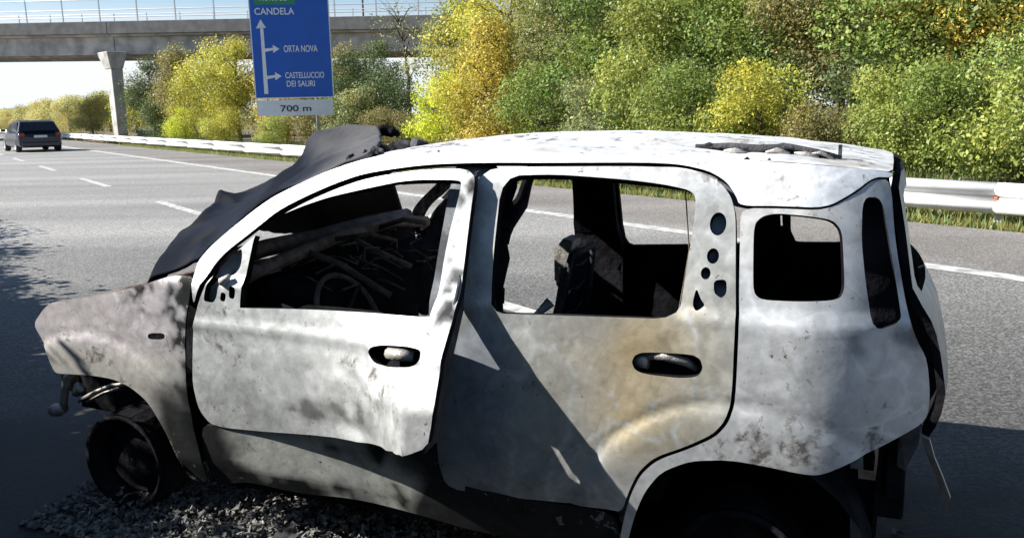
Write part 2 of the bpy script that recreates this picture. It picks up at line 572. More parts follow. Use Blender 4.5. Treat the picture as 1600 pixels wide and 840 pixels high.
def chaikin(P, it=1):
    for _ in range(it):
        Q = []
        n = len(P)
        for i in range(n):
            a, b = P[i], P[(i + 1) % n]
            Q.append((a[0] * .8 + b[0] * .2, a[1] * .8 + b[1] * .2))
            Q.append((a[0] * .2 + b[0] * .8, a[1] * .2 + b[1] * .8))
        P = Q
    return P


def resample(P, step):
    out = []
    n = len(P)
    for i in range(n):
        a, b = P[i], P[(i + 1) % n]
        L = math.hypot(b[0] - a[0], b[1] - a[1])
        k = max(1, int(round(L / step)))
        for j in range(k):
            t = j / k
            out.append((a[0] + (b[0] - a[0]) * t, a[1] + (b[1] - a[1]) * t))
    return out


def area(P):
    return .5 * sum(P[i][0] * P[(i + 1) % len(P)][1] - P[(i + 1) % len(P)][0] * P[i][1] for i in range(len(P)))


def inset(P, d):
    if area(P) < 0: P = P[::-1]
    n = len(P); out = []
    for i in range(n):
        a, b = P[i - 1], P[(i + 1) % n]
        tx, ty = b[0] - a[0], b[1] - a[1]
        L = math.hypot(tx, ty) or 1
        out.append((P[i][0] - ty / L * d, P[i][1] + tx / L * d))
    return out


def inside(P, x, y):
    P = np.asarray(P)
    x1, y1 = P[:, 0], P[:, 1]
    x2, y2 = np.roll(x1, -1), np.roll(y1, -1)
    x = np.asarray(x)[:, None]; y = np.asarray(y)[:, None]
    c = ((y1 > y) != (y2 > y)) & (x < (x2 - x1) * (y - y1) / (y2 - y1 + 1e-12) + x1)
    return (c.sum(axis=1) % 2) == 1


def tri_region(outer, holes=(), step=.02, ins=0.0, rnd=1):
    outer = chaikin(outer, rnd)
    outer = resample(outer, step)
    if ins: outer = inset(outer, ins)
    holes = [resample(chaikin(h, rnd), step) for h in holes]
    pts, edges = [], []
    for loop in [outer] + holes:
        b = len(pts); n = len(loop)
        pts += loop
        edges += [(b + i, b + (i + 1) % n) for i in range(n)]
    A = np.array(pts)
    x0, y0 = A.min(0); x1, y1 = A.max(0)
    gx, gy = np.meshgrid(np.arange(x0, x1, step), np.arange(y0, y1, step * .87))
    gx[1::2] += step * .5
    G = np.stack([gx.ravel(), gy.ravel()], 1)
    ok = inside(outer, G[:, 0], G[:, 1])
    for h in holes: ok &= ~inside(h, G[:, 0], G[:, 1])
    G = G[ok]
    if len(G):
        d = np.min(np.hypot(G[:, None, 0] - A[None, :, 0], G[:, None, 1] - A[None, :, 1]), axis=1)
        G = G[d > step * .55]
    allp = [Vector((float(p[0]), float(p[1]))) for p in pts] + [Vector((float(p[0]), float(p[1]))) for p in G]
    V, E_, F, *_ = delaunay_2d_cdt(allp, edges, [], 0, 1e-6)
    V = [(v.x, v.y) for v in V]
    C = np.array([[sum(V[i][k] for i in f) / 3 for k in (0, 1)] for f in F])
    ok = inside(outer, C[:, 0], C[:, 1])
    for h in holes: ok &= ~inside(h, C[:, 0], C[:, 1])
    F2 = []
    for f, k in zip(F, ok):
        if not k: continue
        a, b, c = (V[i] for i in f)
        if (b[0] - a[0]) * (c[1] - a[1]) - (b[1] - a[1]) * (c[0] - a[0]) < 0: f = f[::-1]
        F2.append(tuple(f))
    return V, F2


def solid(o, t):
    md = o.modifiers.new('thickness', 'SOLIDIFY')
    md.thickness = t
    md.offset = -1
    md.material_offset = 1
    md.material_offset_rim = 1
    md.use_even_offset = False
    es = o.modifiers.new('crisp_edges', 'EDGE_SPLIT')
    es.split_angle = R(38)
    return o


def panel(name, outer, holes, sfn, colfn, side=1, thick=.02, step=.02, ins=.0025, rnd=2, parent=None, mats=None):
    V, F = tri_region(outer, holes, step, ins, rnd)
    verts, cols = [], []
    for u, z in V:
        v = sfn(u, z)
        verts.append((u, -v * side, z))
        c_ = colfn(u, z)
        cols.append((c_[0] * .95, c_[1] * .995, c_[2] * 1.07))
    if side < 0: F = [f[::-1] for f in F]
    o = pydata(name, verts, F, mats or [M['burnt'], M['soot']], parent or CAR, True, cols)
    return solid(o, thick)


# --- stain colours (paint burnt to pale oxide, tide marks, soot, rust, some painted-in shade)
ASH = (.46, .45, .415); GREY = (.28, .28, .27); SOOT = (.03, .03, .033); OCH = (.46, .355, .19); RUST = (.22, .14, .09); PALE = (.60, .59, .55)


def base_col(u, z, seed=0):
    a = smooth(-.25, .35, nz(u, z, 2.4, 20 + seed) + .4 * nz(u, z, 7, 21 + seed))
    c = lerp3(ASH, GREY, .75 * a)
    t = nz(u, z, 3.1, 22 + seed) + .25 * nz(u, z, 9, 23 + seed)
    c = lerp3(c, PALE, .7 * smooth(.05, .0, abs(t - .12)))
    c = lerp3(c, OCH, .28 * smooth(.0, .55, nz(u, z, 1.7, 24 + seed)))
    w = nz(u, z, 5.5, 25 + seed) + .5 * nz(u, z, 15, 26 + seed) + .25 * nz(u, z, 34, 27 + seed)
    c = lerp3(c, (.24, .235, .22), .65 * smooth(.18, .5, w))
    return c


def col_fender(u, z):
    c = lerp3((.55, .49, .465), (.44, .385, .36), .5 * smooth(-.2, .5, nz(u, z, 4, 30)))
    c = lerp3(c, (.48, .45, .37), smooth(.72, .66, z) * .7)
    c = lerp3(c, GREY, .6 * smooth(.30, .46, u + .08 * nz(u, z, 9, 31)))
    k = smooth(.0, .22, nz(u, z, 17, 32) + .5 * nz(u, z, 40, 33) + .02) * smooth(.14, .26, u) * smooth(.80, .86, z) * smooth(.96, .93, z)
    k = max(k, smooth(.0, .25, nz(u, z, 20, 34) + .25) * smooth(.37, .425, u + .06 * nz(u, z, 12, 35)))
    k = max(k, smooth(.66, .50, z + .09 * nz(u, z, 8, 36)) * smooth(.22, .34, u))  # rear-lower dark: soot plus the hedge's shadow put into the colour
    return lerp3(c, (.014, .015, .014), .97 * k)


def col_front_door(u, z):
    c = base_col(u, z, 1)
    c = lerp3(c, (.50, .50, .46), .5)
    c = lerp3(c, PALE, smooth(1.36, 1.46, u) * .4)
    e = math.hypot((u - 1.0) / .075, (z - .585) / .05)
    e2 = math.hypot((u - 1.17) / .085, (z - .60) / .05)
    st = .5 + .5 * math.sin(55 * u + 30 * z + 6 * nz(u, z, 6, 41))
    k = max(smooth(1.25, .5, e + .8 * nz(u, z, 12, 40)) * (.55 + .45 * st), smooth(1.2, .5, e2 + .8 * nz(u, z, 12, 42)) * st)
    k = max(k, .8 * smooth(.7, .2, math.hypot((u - .90) / .05, (z - .565) / .03)))
    c = lerp3(c, (.07, .066, .06), .9 * min(1, 1.3 * k))
    k2 = smooth(-.12, .18, nz(u, z, 22, 43) + .4 * nz(u, z, 50, 45)) * smooth(1.455, 1.475, u) * smooth(1.16, 1.0, z) * smooth(.88, .93, z)
    k2 = max(k2, smooth(-.1, .2, nz(u, z, 26, 44)) * smooth(1.19, 1.26, z) * smooth(1.45, 1.48, u))
    return lerp3(c, (.035, .03, .03), .95 * k2)


def col_rear_door(u, z):
    c = lerp3(base_col(u, z, 2), (.33, .325, .28), .6)
    k = math.exp(-((u - 2.02) / .17) ** 2 - ((z - .84) / .16) ** 2) + .8 * math.exp(-((u - 2.05) / .12) ** 2 - ((z - .62) / .10) ** 2)
    c = lerp3(c, (.42, .31, .15), min(.85, k * (.75 + .6 * nz(u, z, 5, 50))))
    t = nz(u, z, 2.6, 51) + .3 * nz(u, z, 7, 52)
    c = lerp3(c, (.52, .51, .46), .8 * smooth(.045, .0, abs(t - .05)))
    c = lerp3(c, (.20, .185, .165), .6 * smooth(.15, .45, nz(u, z, 4.2, 53)))
    c = lerp3(c, (.56, .55, .50), .75 * smooth(.03, .0, abs(nz(u, z, 4.4, 55) + .2 * nz(u, z, 13, 56) - .18)))
    c = lerp3(c, (.20, .21, .22), .85 * smooth(1.72, 1.56, u + .05 * nz(u, z, 6, 54)) * smooth(.95, .85, z))  # blue-grey front edge repeats the ajar door's shadow in the colour
    c = lerp3(c, (.52, .51, .48), .6 * smooth(1.22, 1.3, z))
    return c


def col_quarter(u, z):
    c = lerp3(base_col(u, z, 3), (.54, .53, .50), .55)
    c = lerp3(c, PALE, .6 * smooth(.06, 0, abs(nz(u, z, 2.1, 60) + .3 * nz(u, z, 8, 61) - .1)) * smooth(.98, .9, z))
    k = smooth(.0, .35, nz(u, z, 11, 62) + .3) * smooth(.97, .93, z) * smooth(.86, .9, z) * smooth(2.5, 2.62, u)
    k = max(k, .75 * smooth(2.53, 2.60, u) * smooth(.96, 1.0, z) * smooth(-.3, .3, nz(u, z, 9, 63)))
    return lerp3(c, (.10, .105, .11), .8 * k)


def col_roof(u, z):
    c = lerp3((.76, .745, .70), (.58, .56, .52), .6 * smooth(0, .5, nz(u, z, 3, 70)))
    return lerp3(c, (.45, .36, .26), .4 * smooth(.2, .5, nz(u, z, 6, 71)))


def col_sill(u, z):
    c = lerp3((.52, .51, .43), GREY, .4 * smooth(0, .5, nz(u, z, 5, 80)))
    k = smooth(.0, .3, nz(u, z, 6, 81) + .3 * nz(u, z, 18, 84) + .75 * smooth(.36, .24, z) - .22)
    k = max(k, smooth(1.18, 1.34, u + .08 * nz(u, z, 8, 82)), smooth(.66, .56, u + .05 * nz(u, z, 10, 83)))  # black ends and foot: soot together with painted sill shadow
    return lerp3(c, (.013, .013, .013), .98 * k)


def col_soot(u, z): return lerp3((.05, .05, .055), (.12, .12, .125), smooth(0, .5, nz(u, z, 6, 90)))


def circ(cu, cz, ru, rz, n=14):
    return [(cu + ru * math.cos(2 * math.pi * k / n), cz + rz * math.sin(2 * math.pi * k / n)) for k in range(n)]


FENDER = [(-.272, .753), (-.216, .815), (-.168, .847), (.038, .881), (.2, .915), (.316, .948), (.381, .968), (.494, .978), (.488, .92), (.461, .817), (.451, .736), (.444, .637), (.438, .544), (.443, .475), (.457, .347), (.45, .20), (.357, .20), (.338, .30), (.325, .35), (.309, .405), (.286, .46), (.245, .515), (.177, .556), (.104, .577), (-.008, .580), (-.136, .572), (-.185, .571), (-.203, .624), (-.232, .692)]
MARK = [(.287, .763), (.362, .769), (.361, .746), (.285, .740)]
FDOOR = [(.531, .442), (.777, .455), (1.13, .502), (1.51, .580), (1.535, .698), (1.532, .789), (1.525, .924), (1.518, 1.197), (1.522, 1.340), (1.325, 1.336), (1.123, 1.305), (1.017, 1.272), (.91, 1.23), (.807, 1.179), (.723, 1.117), (.634, 1.046), (.563, .977), (.521, .902), (.492, .824), (.473, .688), (.465, .595), (.476, .50)]
FWIN = [(.725, 1.122), (.710, 1.0), (.696, .885), (.70, .8815), (1.06, .904), (1.445, .927), (1.450, .931), (1.451, 1.125), (1.475, 1.283), (1.47, 1.304), (1.285, 1.300), (1.147, 1.274), (.993, 1.242), (.865, 1.201), (.759, 1.155)]
SAIL1 = [(.676, 1.072), (.63, 1.042), (.587, 1.002), (.558, .955), (.545, .915), (.543, .893), (.585, .890), (.60, .915), (.605, .945), (.63, .975), (.66, .985), (.682, 1.01), (.684, 1.05)]
SAIL2 = [(.618, .93), (.612, .900), (.634, .897), (.640, .925)]
SAIL3 = [(.655, .955), (.650, .912), (.674, .908), (.680, .945)]
FHAND = [(1.24, .806), (1.256, .827), (1.304, .84), (1.424, .857), (1.458, .851), (1.463, .83), (1.449, .812), (1.349, .788), (1.274, .783)]
RDOOR = [(1.50, 1.338), (1.75, 1.342), (1.995, 1.344), (2.103, 1.34), (2.18, 1.323), (2.227, 1.299), (2.254, 1.265), (2.268, 1.223), (2.274, 1.161), (2.285, .995), (2.288, .954), (2.287, .743), (2.272, .688), (2.24, .645), (2.173, .603), (2.085, .558), (2.04, .507), (2.012, .443), (1.99, .37), (1.944, .372), (1.747, .36), (1.643, .352), (1.427, .342), (1.40, .45), (1.415, .75), (1.45, .93), (1.49, 1.15)]
RWIN = [(1.583, 1.312), (1.75, 1.318), (1.958, 1.306), (2.072, 1.294), (2.158, 1.276), (2.16, 1.203), (2.146, 1.049), (2.137, .948), (1.936, .941), (1.72, .931), (1.591, .925), (1.585, 1.1)]
RHAND = [(2.015, .821), (2.023, .841), (2.046, .852), (2.175, .858), (2.2, .848), (2.208, .822), (2.194, .798), (2.143, .790), (2.047, .792), (2.024, .801)]
RHOLES = [circ(2.223, 1.194, .022, .030), circ(2.216, 1.112, .016, .020), circ(2.20, 1.067, .013, .016), [(2.222, 1.05), (2.255, 1.055), (2.258, 1.02), (2.245, 1.005), (2.225, 1.018)], [(2.178, 1.03), (2.192, 1.0), (2.205, .985), (2.182, .968), (2.17, .985)]]
QUART = [(2.276, 1.238), (2.38, 1.240), (2.49, 1.237), (2.554, 1.274), (2.60, 1.312), (2.644, 1.308), (2.660, 1.161), (2.690, 1.016), (2.708, .95), (2.725, .905), (2.755, .848), (2.769, .751), (2.766, .678), (2.688, .644), (2.613, .61), (2.523, .566), (2.492, .560), (2.382, .572), (2.283, .578), (2.182, .561), (2.103, .516), (2.058, .45), (2.028, .371), (1.991, .225), (1.965, .225), (1.992, .36), (2.016, .443), (2.044, .505), (2.09, .555), (2.176, .60), (2.244, .642), (2.277, .686), (2.292, .743), (2.293, .954), (2.288, 1.0), (2.280, 1.161)]
QWIN = [(2.315, 1.195), (2.335, 1.217), (2.37, 1.225), (2.44, 1.221), (2.506, 1.212), (2.531, 1.185), (2.538, 1.12), (2.545, 1.044), (2.534, 1.016), (2.44, 1.010), (2.346, 1.008), (2.325, 1.025), (2.32, 1.10)]
TAIL = [(2.576, 1.266), (2.622, 1.263), (2.644, 1.161), (2.676, 1.0), (2.684, .955), (2.616, .938), (2.593, 1.056), (2.578, 1.16)]
RAIL = [(.500, .872), (.519, .934), (.594, 1.042), (.719, 1.131), (.802, 1.195), (.904, 1.243), (1.01, 1.285), (1.111, 1.317), (1.308, 1.343), (1.502, 1.350), (1.75, 1.350), (1.995, 1.352), (2.106, 1.348), (2.187, 1.331), (2.236, 1.305), (2.264, 1.268), (2.276, 1.242), (2.38, 1.244), (2.49, 1.241), (2.554, 1.278), (2.60, 1.315), (2.645, 1.312), (2.645, 1.325), (2.55, 1.338), (2.4, 1.352), (2.1, 1.368), (1.8, 1.376), (1.515, 1.377), (1.295, 1.379), (1.166, 1.372), (1.065, 1.352), (.964, 1.32), (.865, 1.279), (.772, 1.237), (.70, 1.19), (.556, 1.08), (.504, 1.026), (.490, .982)]
SILL = [(.47, .44), (.56, .452), (.822, .476), (1.146, .506), (1.45, .52), (1.45, .36), (1.747, .356), (1.96, .365), (1.985, .25), (1.9, .20), (1.5, .19), (1.3, .22), (1.05, .235), (.845, .217), (.63, .235), (.50, .20), (.46, .22)]


def far_flat(fn):
    return fn


for side in (1, -1):
    near = side > 0
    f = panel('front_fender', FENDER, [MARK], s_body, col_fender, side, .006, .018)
    if near:
        f['label'] = 'pinkish ash-white wing with a small empty indicator slot'
    qw = QWIN if near else [(u, z - (.085 if z < 1.06 else 0)) for u, z in QWIN]
    rw = RWIN if near else [(u, z - (.045 if z < .96 else 0)) for u, z in RWIN]
    o = panel('rear_quarter_panel', QUART, [qw, TAIL], s_body, col_quarter, side, .018, .02)
    o = panel('roof_side_rail', RAIL, [], lambda u, z: surf(u, z) + .003 + dents(u, z, .4), col_roof, side, .02, .02, 0.0)
    o = panel('side_sill', SILL, [], lambda u, z: surf(u, z) - .004 + dents(u, z, 1.6), col_sill, side, .03, .03, 0.0)
    o = panel('tail_lamp_recess', inset(resample(TAIL, .03), -.03), [], lambda u, z: surf(u, z) - .06 - .012 * nz(u, z, 12, 5), lambda u, z: lerp3((.014, .014, .016), (.06, .06, .065), smooth(.1, .5, nz(u, z, 9, 6))), side, .01, .02, 0.0, 1, None, [M['soot'], M['soot']])
    panel('door_jamb', [(2.19, 1.0), (2.35, 1.0), (2.36, .60), (2.20, .57), (2.06, .50), (2.0, .30), (1.93, .30), (1.98, .50), (2.1, .62), (2.19, .68)], [], lambda u, z: surf(u, z) - .045, col_soot, side, .01, .03, 0, 1)
    panel('gutter_backing', [(2.20, 1.30), (2.24, 1.335), (2.60, 1.33), (2.60, 1.29), (2.53, 1.234), (2.30, 1.231), (2.25, 1.24)], [], lambda u, z: surf(u, z) - .03, col_soot, side, .008, .03, 0, 1)
    # B pillar behind the front door
    o = panel('centre_pillar', [(1.40, 1.345), (1.58, 1.345), (1.575, 1.0), (1.60, .90), (1.60, .36), (1.36, .36), (1.37, .9), (1.385, 1.1)], [],
              lambda u, z: surf(u, z) - .045 + dents(u, z, 1), lambda u, z: lerp3((.20, .205, .21), (.09, .09, .09), smooth(-.2, .3, nz(u, z, 8, 91))), side, .04, .03, 0.0)
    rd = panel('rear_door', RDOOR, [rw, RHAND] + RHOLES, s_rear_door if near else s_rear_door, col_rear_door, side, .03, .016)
    if near:
        rd['label'] = 'rear door scorched tan and grey with rippled tide marks'
    panel('sail_inner_plate', [(2.165, 1.26), (2.255, 1.25), (2.268, 1.10), (2.268, .965), (2.162, .965), (2.172, 1.1)], [], lambda u, z: surf(u, z) - .034, lambda u, z: lerp3((.22, .22, .225), (.06, .06, .06), smooth(-.1, .4, nz(u, z, 18, 8))), side, .008, .02, 0, 1, rd)
    # handle bowl and hinge of each rear door
    hb = MB()
    cu, cz = 2.11, .823
    yv = surf(cu, cz)
    hb.prism([(cu - .105, -side * (yv - .055), cz - .045), (cu + .105, -side * (yv - .055), cz - .045), (cu + .105, -side * (yv - .055), cz + .05), (cu - .105, -side * (yv - .055), cz + .05)], (0, side * .01, 0))
    hb.build('handle_bowl', M['soot'], rd)
    hb = MB()
    hb.tube([(cu - .07, -side * (yv - .03), cz + .012), (cu - .01, -side * (yv - .012), cz + .02), (cu + .05, -side * (yv - .02), cz + .006), (cu + .075, -side * (yv - .04), cz - .018)], [.012, .014, .013, .009], 8)
    hb.tube([(cu - .09, -side * (yv - .035), cz - .005), (cu - .055, -side * (yv - .03), cz - .005)], .022, 10)
    hb.build('handle', M['bare'], rd, True)


def make_front_door(side, parent):
    d = panel('front_door', FDOOR, [FWIN, FHAND, SAIL1, SAIL2, SAIL3], s_door, col_front_door, side, .026, .016, .004, 2, parent)
    cu, cz = 1.355, .820
    yv = s_door(cu, cz)
    hb = MB()
    hb.prism([(cu - .115, -side * (yv - .075), cz - .045), (cu + .105, -side * (yv - .055), cz - .045), (cu + .105, -side * (yv - .055), cz + .045), (cu - .115, -side * (yv - .075), cz + .045)], (0, side * .01, 0))
    hb.build('handle_bowl', M['soot'], d)
    hb = MB()
    hb.tube([(cu - .03, -side * (yv - .03), cz - .002), (cu + .02, -side * (yv - .012), cz + .002), (cu + .06, -side * (yv - .018), cz)], [.017, .019, .016], 8)
    hb.build('handle', M['bare'], d, True)
    ip = panel('inner_trim', [(.56, .50), (1.42, .56), (1.44, .90), (.60, .87), (.53, .70)], [], lambda u, z: s_door(u, z) - .055, col_soot, side, .02, .05, 0, 1, d, [M['soot'], M['soot']])
    panel('sail_inner_plate', [(.69, 1.09), (.58, 1.02), (.53, .92), (.53, .88), (.69, .885)], [], lambda u, z: s_door(u, z) - .036 - .006 * nz(u, z, 14, 7), lambda u, z: lerp3((.30, .30, .295), (.10, .10, .10), smooth(0, .4, nz(u, z, 16, 8))), side, .01, .02, 0, 1, d)
    # shut face: the folded rear edge of the door, deep below the belt, slim along the window frame
    ed = [(1.505, .585), (1.52, .64), (1.53, .698), (1.528, .789), (1.521, .924), (1.516, 1.06), (1.514, 1.197), (1.518, 1.325)]
    vv, ff = [], []
    for i, (eu, ez) in enumerate(ed):
        dp = .10 if ez < .93 else .045
        vo = s_door(eu, ez)
        vv += [(eu - .004, -side * (vo - .006), ez), (eu - .012, -side * (vo - dp), ez)]
        if i: ff.append((2 * i - 2, 2 * i - 1, 2 * i + 1, 2 * i))
    so_ = pydata('shut_face', vv, ff, M['char'], d)
    md_ = so_.modifiers.new('thickness', 'SOLIDIFY'); md_.thickness = .006
    # mirror bracket remains on the sail panel
    mb = MB()
    p = surf(.64, .96)
    mb.tube([(.60, -side * (p - .02), .96), (.63, -side * (p + .012), .965), (.655, -side * (p + .006), .985)], [.012, .016, .008], 8)
    mb.build('mirror_bracket', M['bare'], d, True)
    return d


fd = make_front_door(1, CAR)
fd['label'] = 'ash-white driver door hanging ajar with a dark soot swirl low on its skin'
# far front door swung wide open on its hinge
hinge = Vector((.50, .79, 0))
pivot_m = Matrix.Translation(hinge) @ Matrix.Rotation(R(76), 4, 'Z') @ Matrix.Translation(-hinge)
fdo = make_front_door(-1, CAR)
fdo['label'] = 'passenger door swung open on the far side'
fdo.matrix_local = pivot_m


# --- roof
def roof_edge(u):
    z = float(np.interp(u, [.964, 1.065, 1.166, 1.295, 1.515, 1.8, 2.1, 2.4, 2.55, 2.65], [1.32, 1.352, 1.372, 1.379, 1.377, 1.376, 1.368, 1.352, 1.338, 1.324]))
    return z, surf(u, z) + .002


def roof_z(u, v):
    z, ve = roof_edge(u)
    zc = float(np.interp(u, [.9, 1.0, 1.2, 1.5, 1.8, 2.1, 2.4, 2.6, 2.7], [1.335, 1.372, 1.400, 1.418, 1.418, 1.405, 1.376, 1.350, 1.334]))
    k = max(0, 1 - abs(v / ve) ** 2.3)
    rib = .005 * math.cos(v * 2 * math.pi / .17) * smooth(1.2, 1.35, u) * smooth(2.45, 2.3, u) * smooth(.5, .42, abs(v))
    return z + (zc - z) * k + rib + .006 * nz(u, v, 2.5, 95) + .004 * nz(u, v, 7, 96) * smooth(1.6, 2.2, u)


slot1 = [(2.06, .49), (2.28, .485), (2.285, .54), (2.20, .55), (2.06, .515)]
slot2 = [(2.30, .48), (2.50, .485), (2.50, .54), (2.42, .55), (2.31, .545)]
slot3 = [(2.20, .30), (2.36, .29), (2.36, .32), (2.24, .325)]
outer = [(.985, -.64)] + [(1.1 + .1 * i, -.70) for i in range(15)] + [(2.60, -.70), (2.645, -.70), (2.66, -.35), (2.67, 0), (2.66, .35), (2.645, .70), (2.60, .70)] + [(2.5 - .1 * i, .70) for i in range(15)] + [(.985, .64), (.955, .3), (.95, 0), (.955, -.3)]
V, F = tri_region(outer, [slot1, slot2, slot3], .026, 0, 1)
verts, cols = [], []
for u, v in V:
    ve = roof_edge(u)[1]
    vv = v * ve / .70
    verts.append((u, -vv, roof_z(u, vv)))
    c_ = col_roof(u, v)
    cols.append((c_[0] * .97, c_[1], c_[2] * 1.05))
F = [f[::-1] for f in F]
roof = pydata('roof', verts, F, [M['burnt'], M['soot']], CAR, True, cols)
roof['label'] = 'ash-white roof panel with torn roof bar channel'
solid(roof, .006)
# burnt roof bar remains in the torn channel
mb = MB()
def rpt(u, v, h=0.0): return (u, -v, roof_z(u, v) + h)
mb.tube([rpt(2.12, .47, .004), rpt(2.22, .475, .012), rpt(2.30, .47, .006), rpt(2.38, .465, .016), rpt(2.46, .472, .008), rpt(2.52, .47, .004)], [.006, .011, .015, .011, .013, .006], 7)
mb.tube([rpt(2.30, .43, .006), rpt(2.36, .425, .016), rpt(2.44, .43, .008), rpt(2.50, .44, .005)], [.006, .013, .011, .006], 7)
mb.tube([rpt(2.31, .45, .0), rpt(2.305, .45, .022)], [.010, .006], 7)
o = mb.build('roof_bar', M['char'], roof, True)
o['label'] = 'melted remains of a roof bar'
mb = MB()
mb.box((2.515, -.46, roof_z(2.515, .46) + .014), (.010, .014, .05))
mb.build('roof_bar_foot', M['char'], roof)
cr_ = random.Random(44)
for k in range(9):
    u = 2.16 + .038 * k; v = .455 + .05 * cr_.random()
    b = MB()
    b.tube([rpt(u - .03, v, .004), rpt(u, v + .012 * cr_.uniform(-1, 1), .004 + .010 * cr_.random()), rpt(u + .035, v + .01 * cr_.uniform(-1, 1), .003)], [.003, .006 + .004 * cr_.random(), .003], 7)
    b.build('crumpled_trim', M['bare'] if k % 3 else M['char'], roof, True)
# header lumps above the windscreen
mb = MB()
for i in range(26):
    u = .98 + .16 * random.random(); v = .15 + .40 * random.random()
    mb.box((u, -v, roof_z(max(.97, u), v) + .006), (.02 + .03 * random.random(), .02 + .02 * random.random(), .012 + .02 * random.random()), random.random() * 3, random.random(), random.random())
o = mb.build('header_scraps', M['char'], roof)
o['kind'] = 'stuff'

# --- tailgate
def gate_u(z): return float(np.interp(z, [.60, .648, .682, .749, .847, .926, .988, 1.034, 1.172, 1.319], [2.765, 2.785, 2.795, 2.802, 2.785, 2.765, 2.732, 2.706, 2.680, 2.648]))


gate_out = [(-.56, .60), (0, .58), (.56, .60), (.585, .66), (.59, .80), (.60, .93), (.632, 1.0), (.61, 1.16), (.565, 1.315), (0, 1.325), (-.565, 1.315), (-.61, 1.16), (-.632, 1.0), (-.60, .93), (-.59, .80), (-.585, .66)]
gate_hole = [(-.53, 1.0), (.53, 1.0), (.56, 1.03), (.50, 1.25), (.44, 1.275), (-.44, 1.275), (-.50, 1.25), (-.56, 1.03)]
V, F = tri_region(gate_out, [gate_hole], .03, 0, 1)
verts, cols = [], []
for v, z in V:
    u = gate_u(z) + .05 * (1 - (v / .62) ** 2) + .006 * nz(v, z, 4, 97)
    verts.append((u, v, z)); cols.append(lerp3(base_col(v, z, 5), GREY, .3))
gate = pydata('tailgate', verts, F, [M['burnt'], M['soot']], CAR, True, cols)
solid(gate, .02)
mb = MB()
mb.box((2.70, 0, .50), (.05, 1.2, .14))
mb.box((2.62, .5, .40), (.22, .10, .10)); mb.box((2.62, -.5, .40), (.22, .10, .10))
mb.build('rear_crossmember', M['soot'], CAR, bevel=.01)
mb = MB()
mb.prism([(2.645, -.58, .20), (2.645, .58, .20), (2.66, .58, .66), (2.66, -.58, .66)], (.012, 0, 0))
mb.build('rear_panel', M['soot'], CAR)
# dangling strip at the rear corner
mb = MB()
pts = [(2.762, -.63, .63), (2.778, -.632, .58), (2.80, -.63, .53), (2.822, -.63, .475), (2.818, -.63, .42)]
for a, b in zip(pts, pts[1:]):
    a, b = Vector(a), Vector(b)
    mb.prism([a + Vector((-.008, .012, 0)), a + Vector((.010, -.006, 0)), a + Vector((.012, .012, 0)), a + Vector((-.004, .025, 0))], b - a)
o = mb.build('dangling_trim_strip', M['bare'], CAR)
mb = MB()
mb.prism([(2.70, -.64, .66), (2.755, -.60, .66), (2.75, -.60, .60), (2.72, -.62, .53), (2.70, -.62, .54)], (0, .02, 0))
mb.build('bumper_bracket', M['char'], CAR)

# --- bonnet: slewed, buckled and thrown back over the windscreen frame
HP = [  # rows across the car (near -> far), columns front -> rear; (u, v, z)
    [(.19, .74, .93), (.40, .735, .99), (.56, .725, 1.085), (.71, .70, 1.205), (.88, .655, 1.295), (1.10, .60, 1.372)],
    [(.02, .46, 1.00), (.24, .47, 1.055), (.44, .46, 1.13), (.62, .44, 1.235), (.80, .40, 1.325), (1.00, .36, 1.395)],
    [(-.15, .12, 1.065), (.06, .13, 1.085), (.26, .13, 1.16), (.44, .12, 1.25), (.60, .10, 1.335), (.83, .08, 1.405)],
    [(-.28, -.16, 1.115), (-.10, -.16, 1.105), (.09, -.17, 1.185), (.26, -.18, 1.270), (.42, -.20, 1.36), (.68, -.18, 1.412)],
    [(-.41, -.38, 1.138), (-.27, -.39, 1.105), (-.06, -.40, 1.175), (.10, -.41, 1.265), (.20, -.42, 1.395), (.54, -.40, 1.404)],
    [(-.58, -.78, .92), (-.46, -.80, .88), (-.30, -.82, .86), (-.10, -.83, .86), (.14, -.83, .88), (.43, -.82, .92)],
]


def cr(p0, p1, p2, p3, t):
    return .5 * ((2 * p1) + (p2 - p0) * t + (2 * p0 - 5 * p1 + 4 * p2 - p3) * t * t + (3 * p1 - p0 - 3 * p2 + p3) * t ** 3)


def cr_line(P, x):
    n = len(P) - 1
    i = min(n - 1, int(x * n)); t = x * n - i
    g_ = lambda k: P[min(n, max(0, k))]
    return cr(g_(i - 1), g_(i), g_(i + 1), g_(i + 2), t)


HV = [[Vector(p) for p in row] for row in HP]
nu, nv = 60, 64
verts, cols, F = [], [], []
for j in range(nv + 1):
    for i in range(nu + 1):
        p = cr_line([cr_line(row, i / nu) for row in HV], j / nv)
        a, b = i / nu, j / nv
        p = p + Vector((0, 0, .010 * nz(a * 1.2, b * 1.2, 4, 99) + .030 * (.22 - abs(nz(a, b, 4.5, 103))) * smooth(0, .1, b) + .012 * (.2 - abs(nz(a, b, 11, 104)))))
        curl = smooth(.10, 0, a)
        p = p + Vector((.03 * curl, 0, -.06 * curl * curl))
        verts.append((p.x, -p.y, p.z))
        c = lerp3((.013, .016, .024), (.007, .009, .014), smooth(-.2, .3, nz(a, b, 5, 100)))  # navy-black lower sheet: shade of a face turned from the sun, painted in
        c = lerp3(c, (.085, .085, .088), smooth(.6, .95, a + .1 * nz(a, b, 6, 101)))
        c = lerp3(c, (.02, .02, .022), .8 * smooth(.15, .35, nz(a, b, 9, 102)) * smooth(.5, .3, a))
        cols.append(c)
        if i and j:
            k = j * (nu + 1) + i
            F.append((k, k - 1, k - nu - 2, k - nu - 1))
hood = pydata('bonnet', verts, F, [M['hood'], M['soot']], CAR, True, cols)
hood['label'] = 'scorched bonnet with shade painted into its dark metal, buckled back over the windscreen opening'
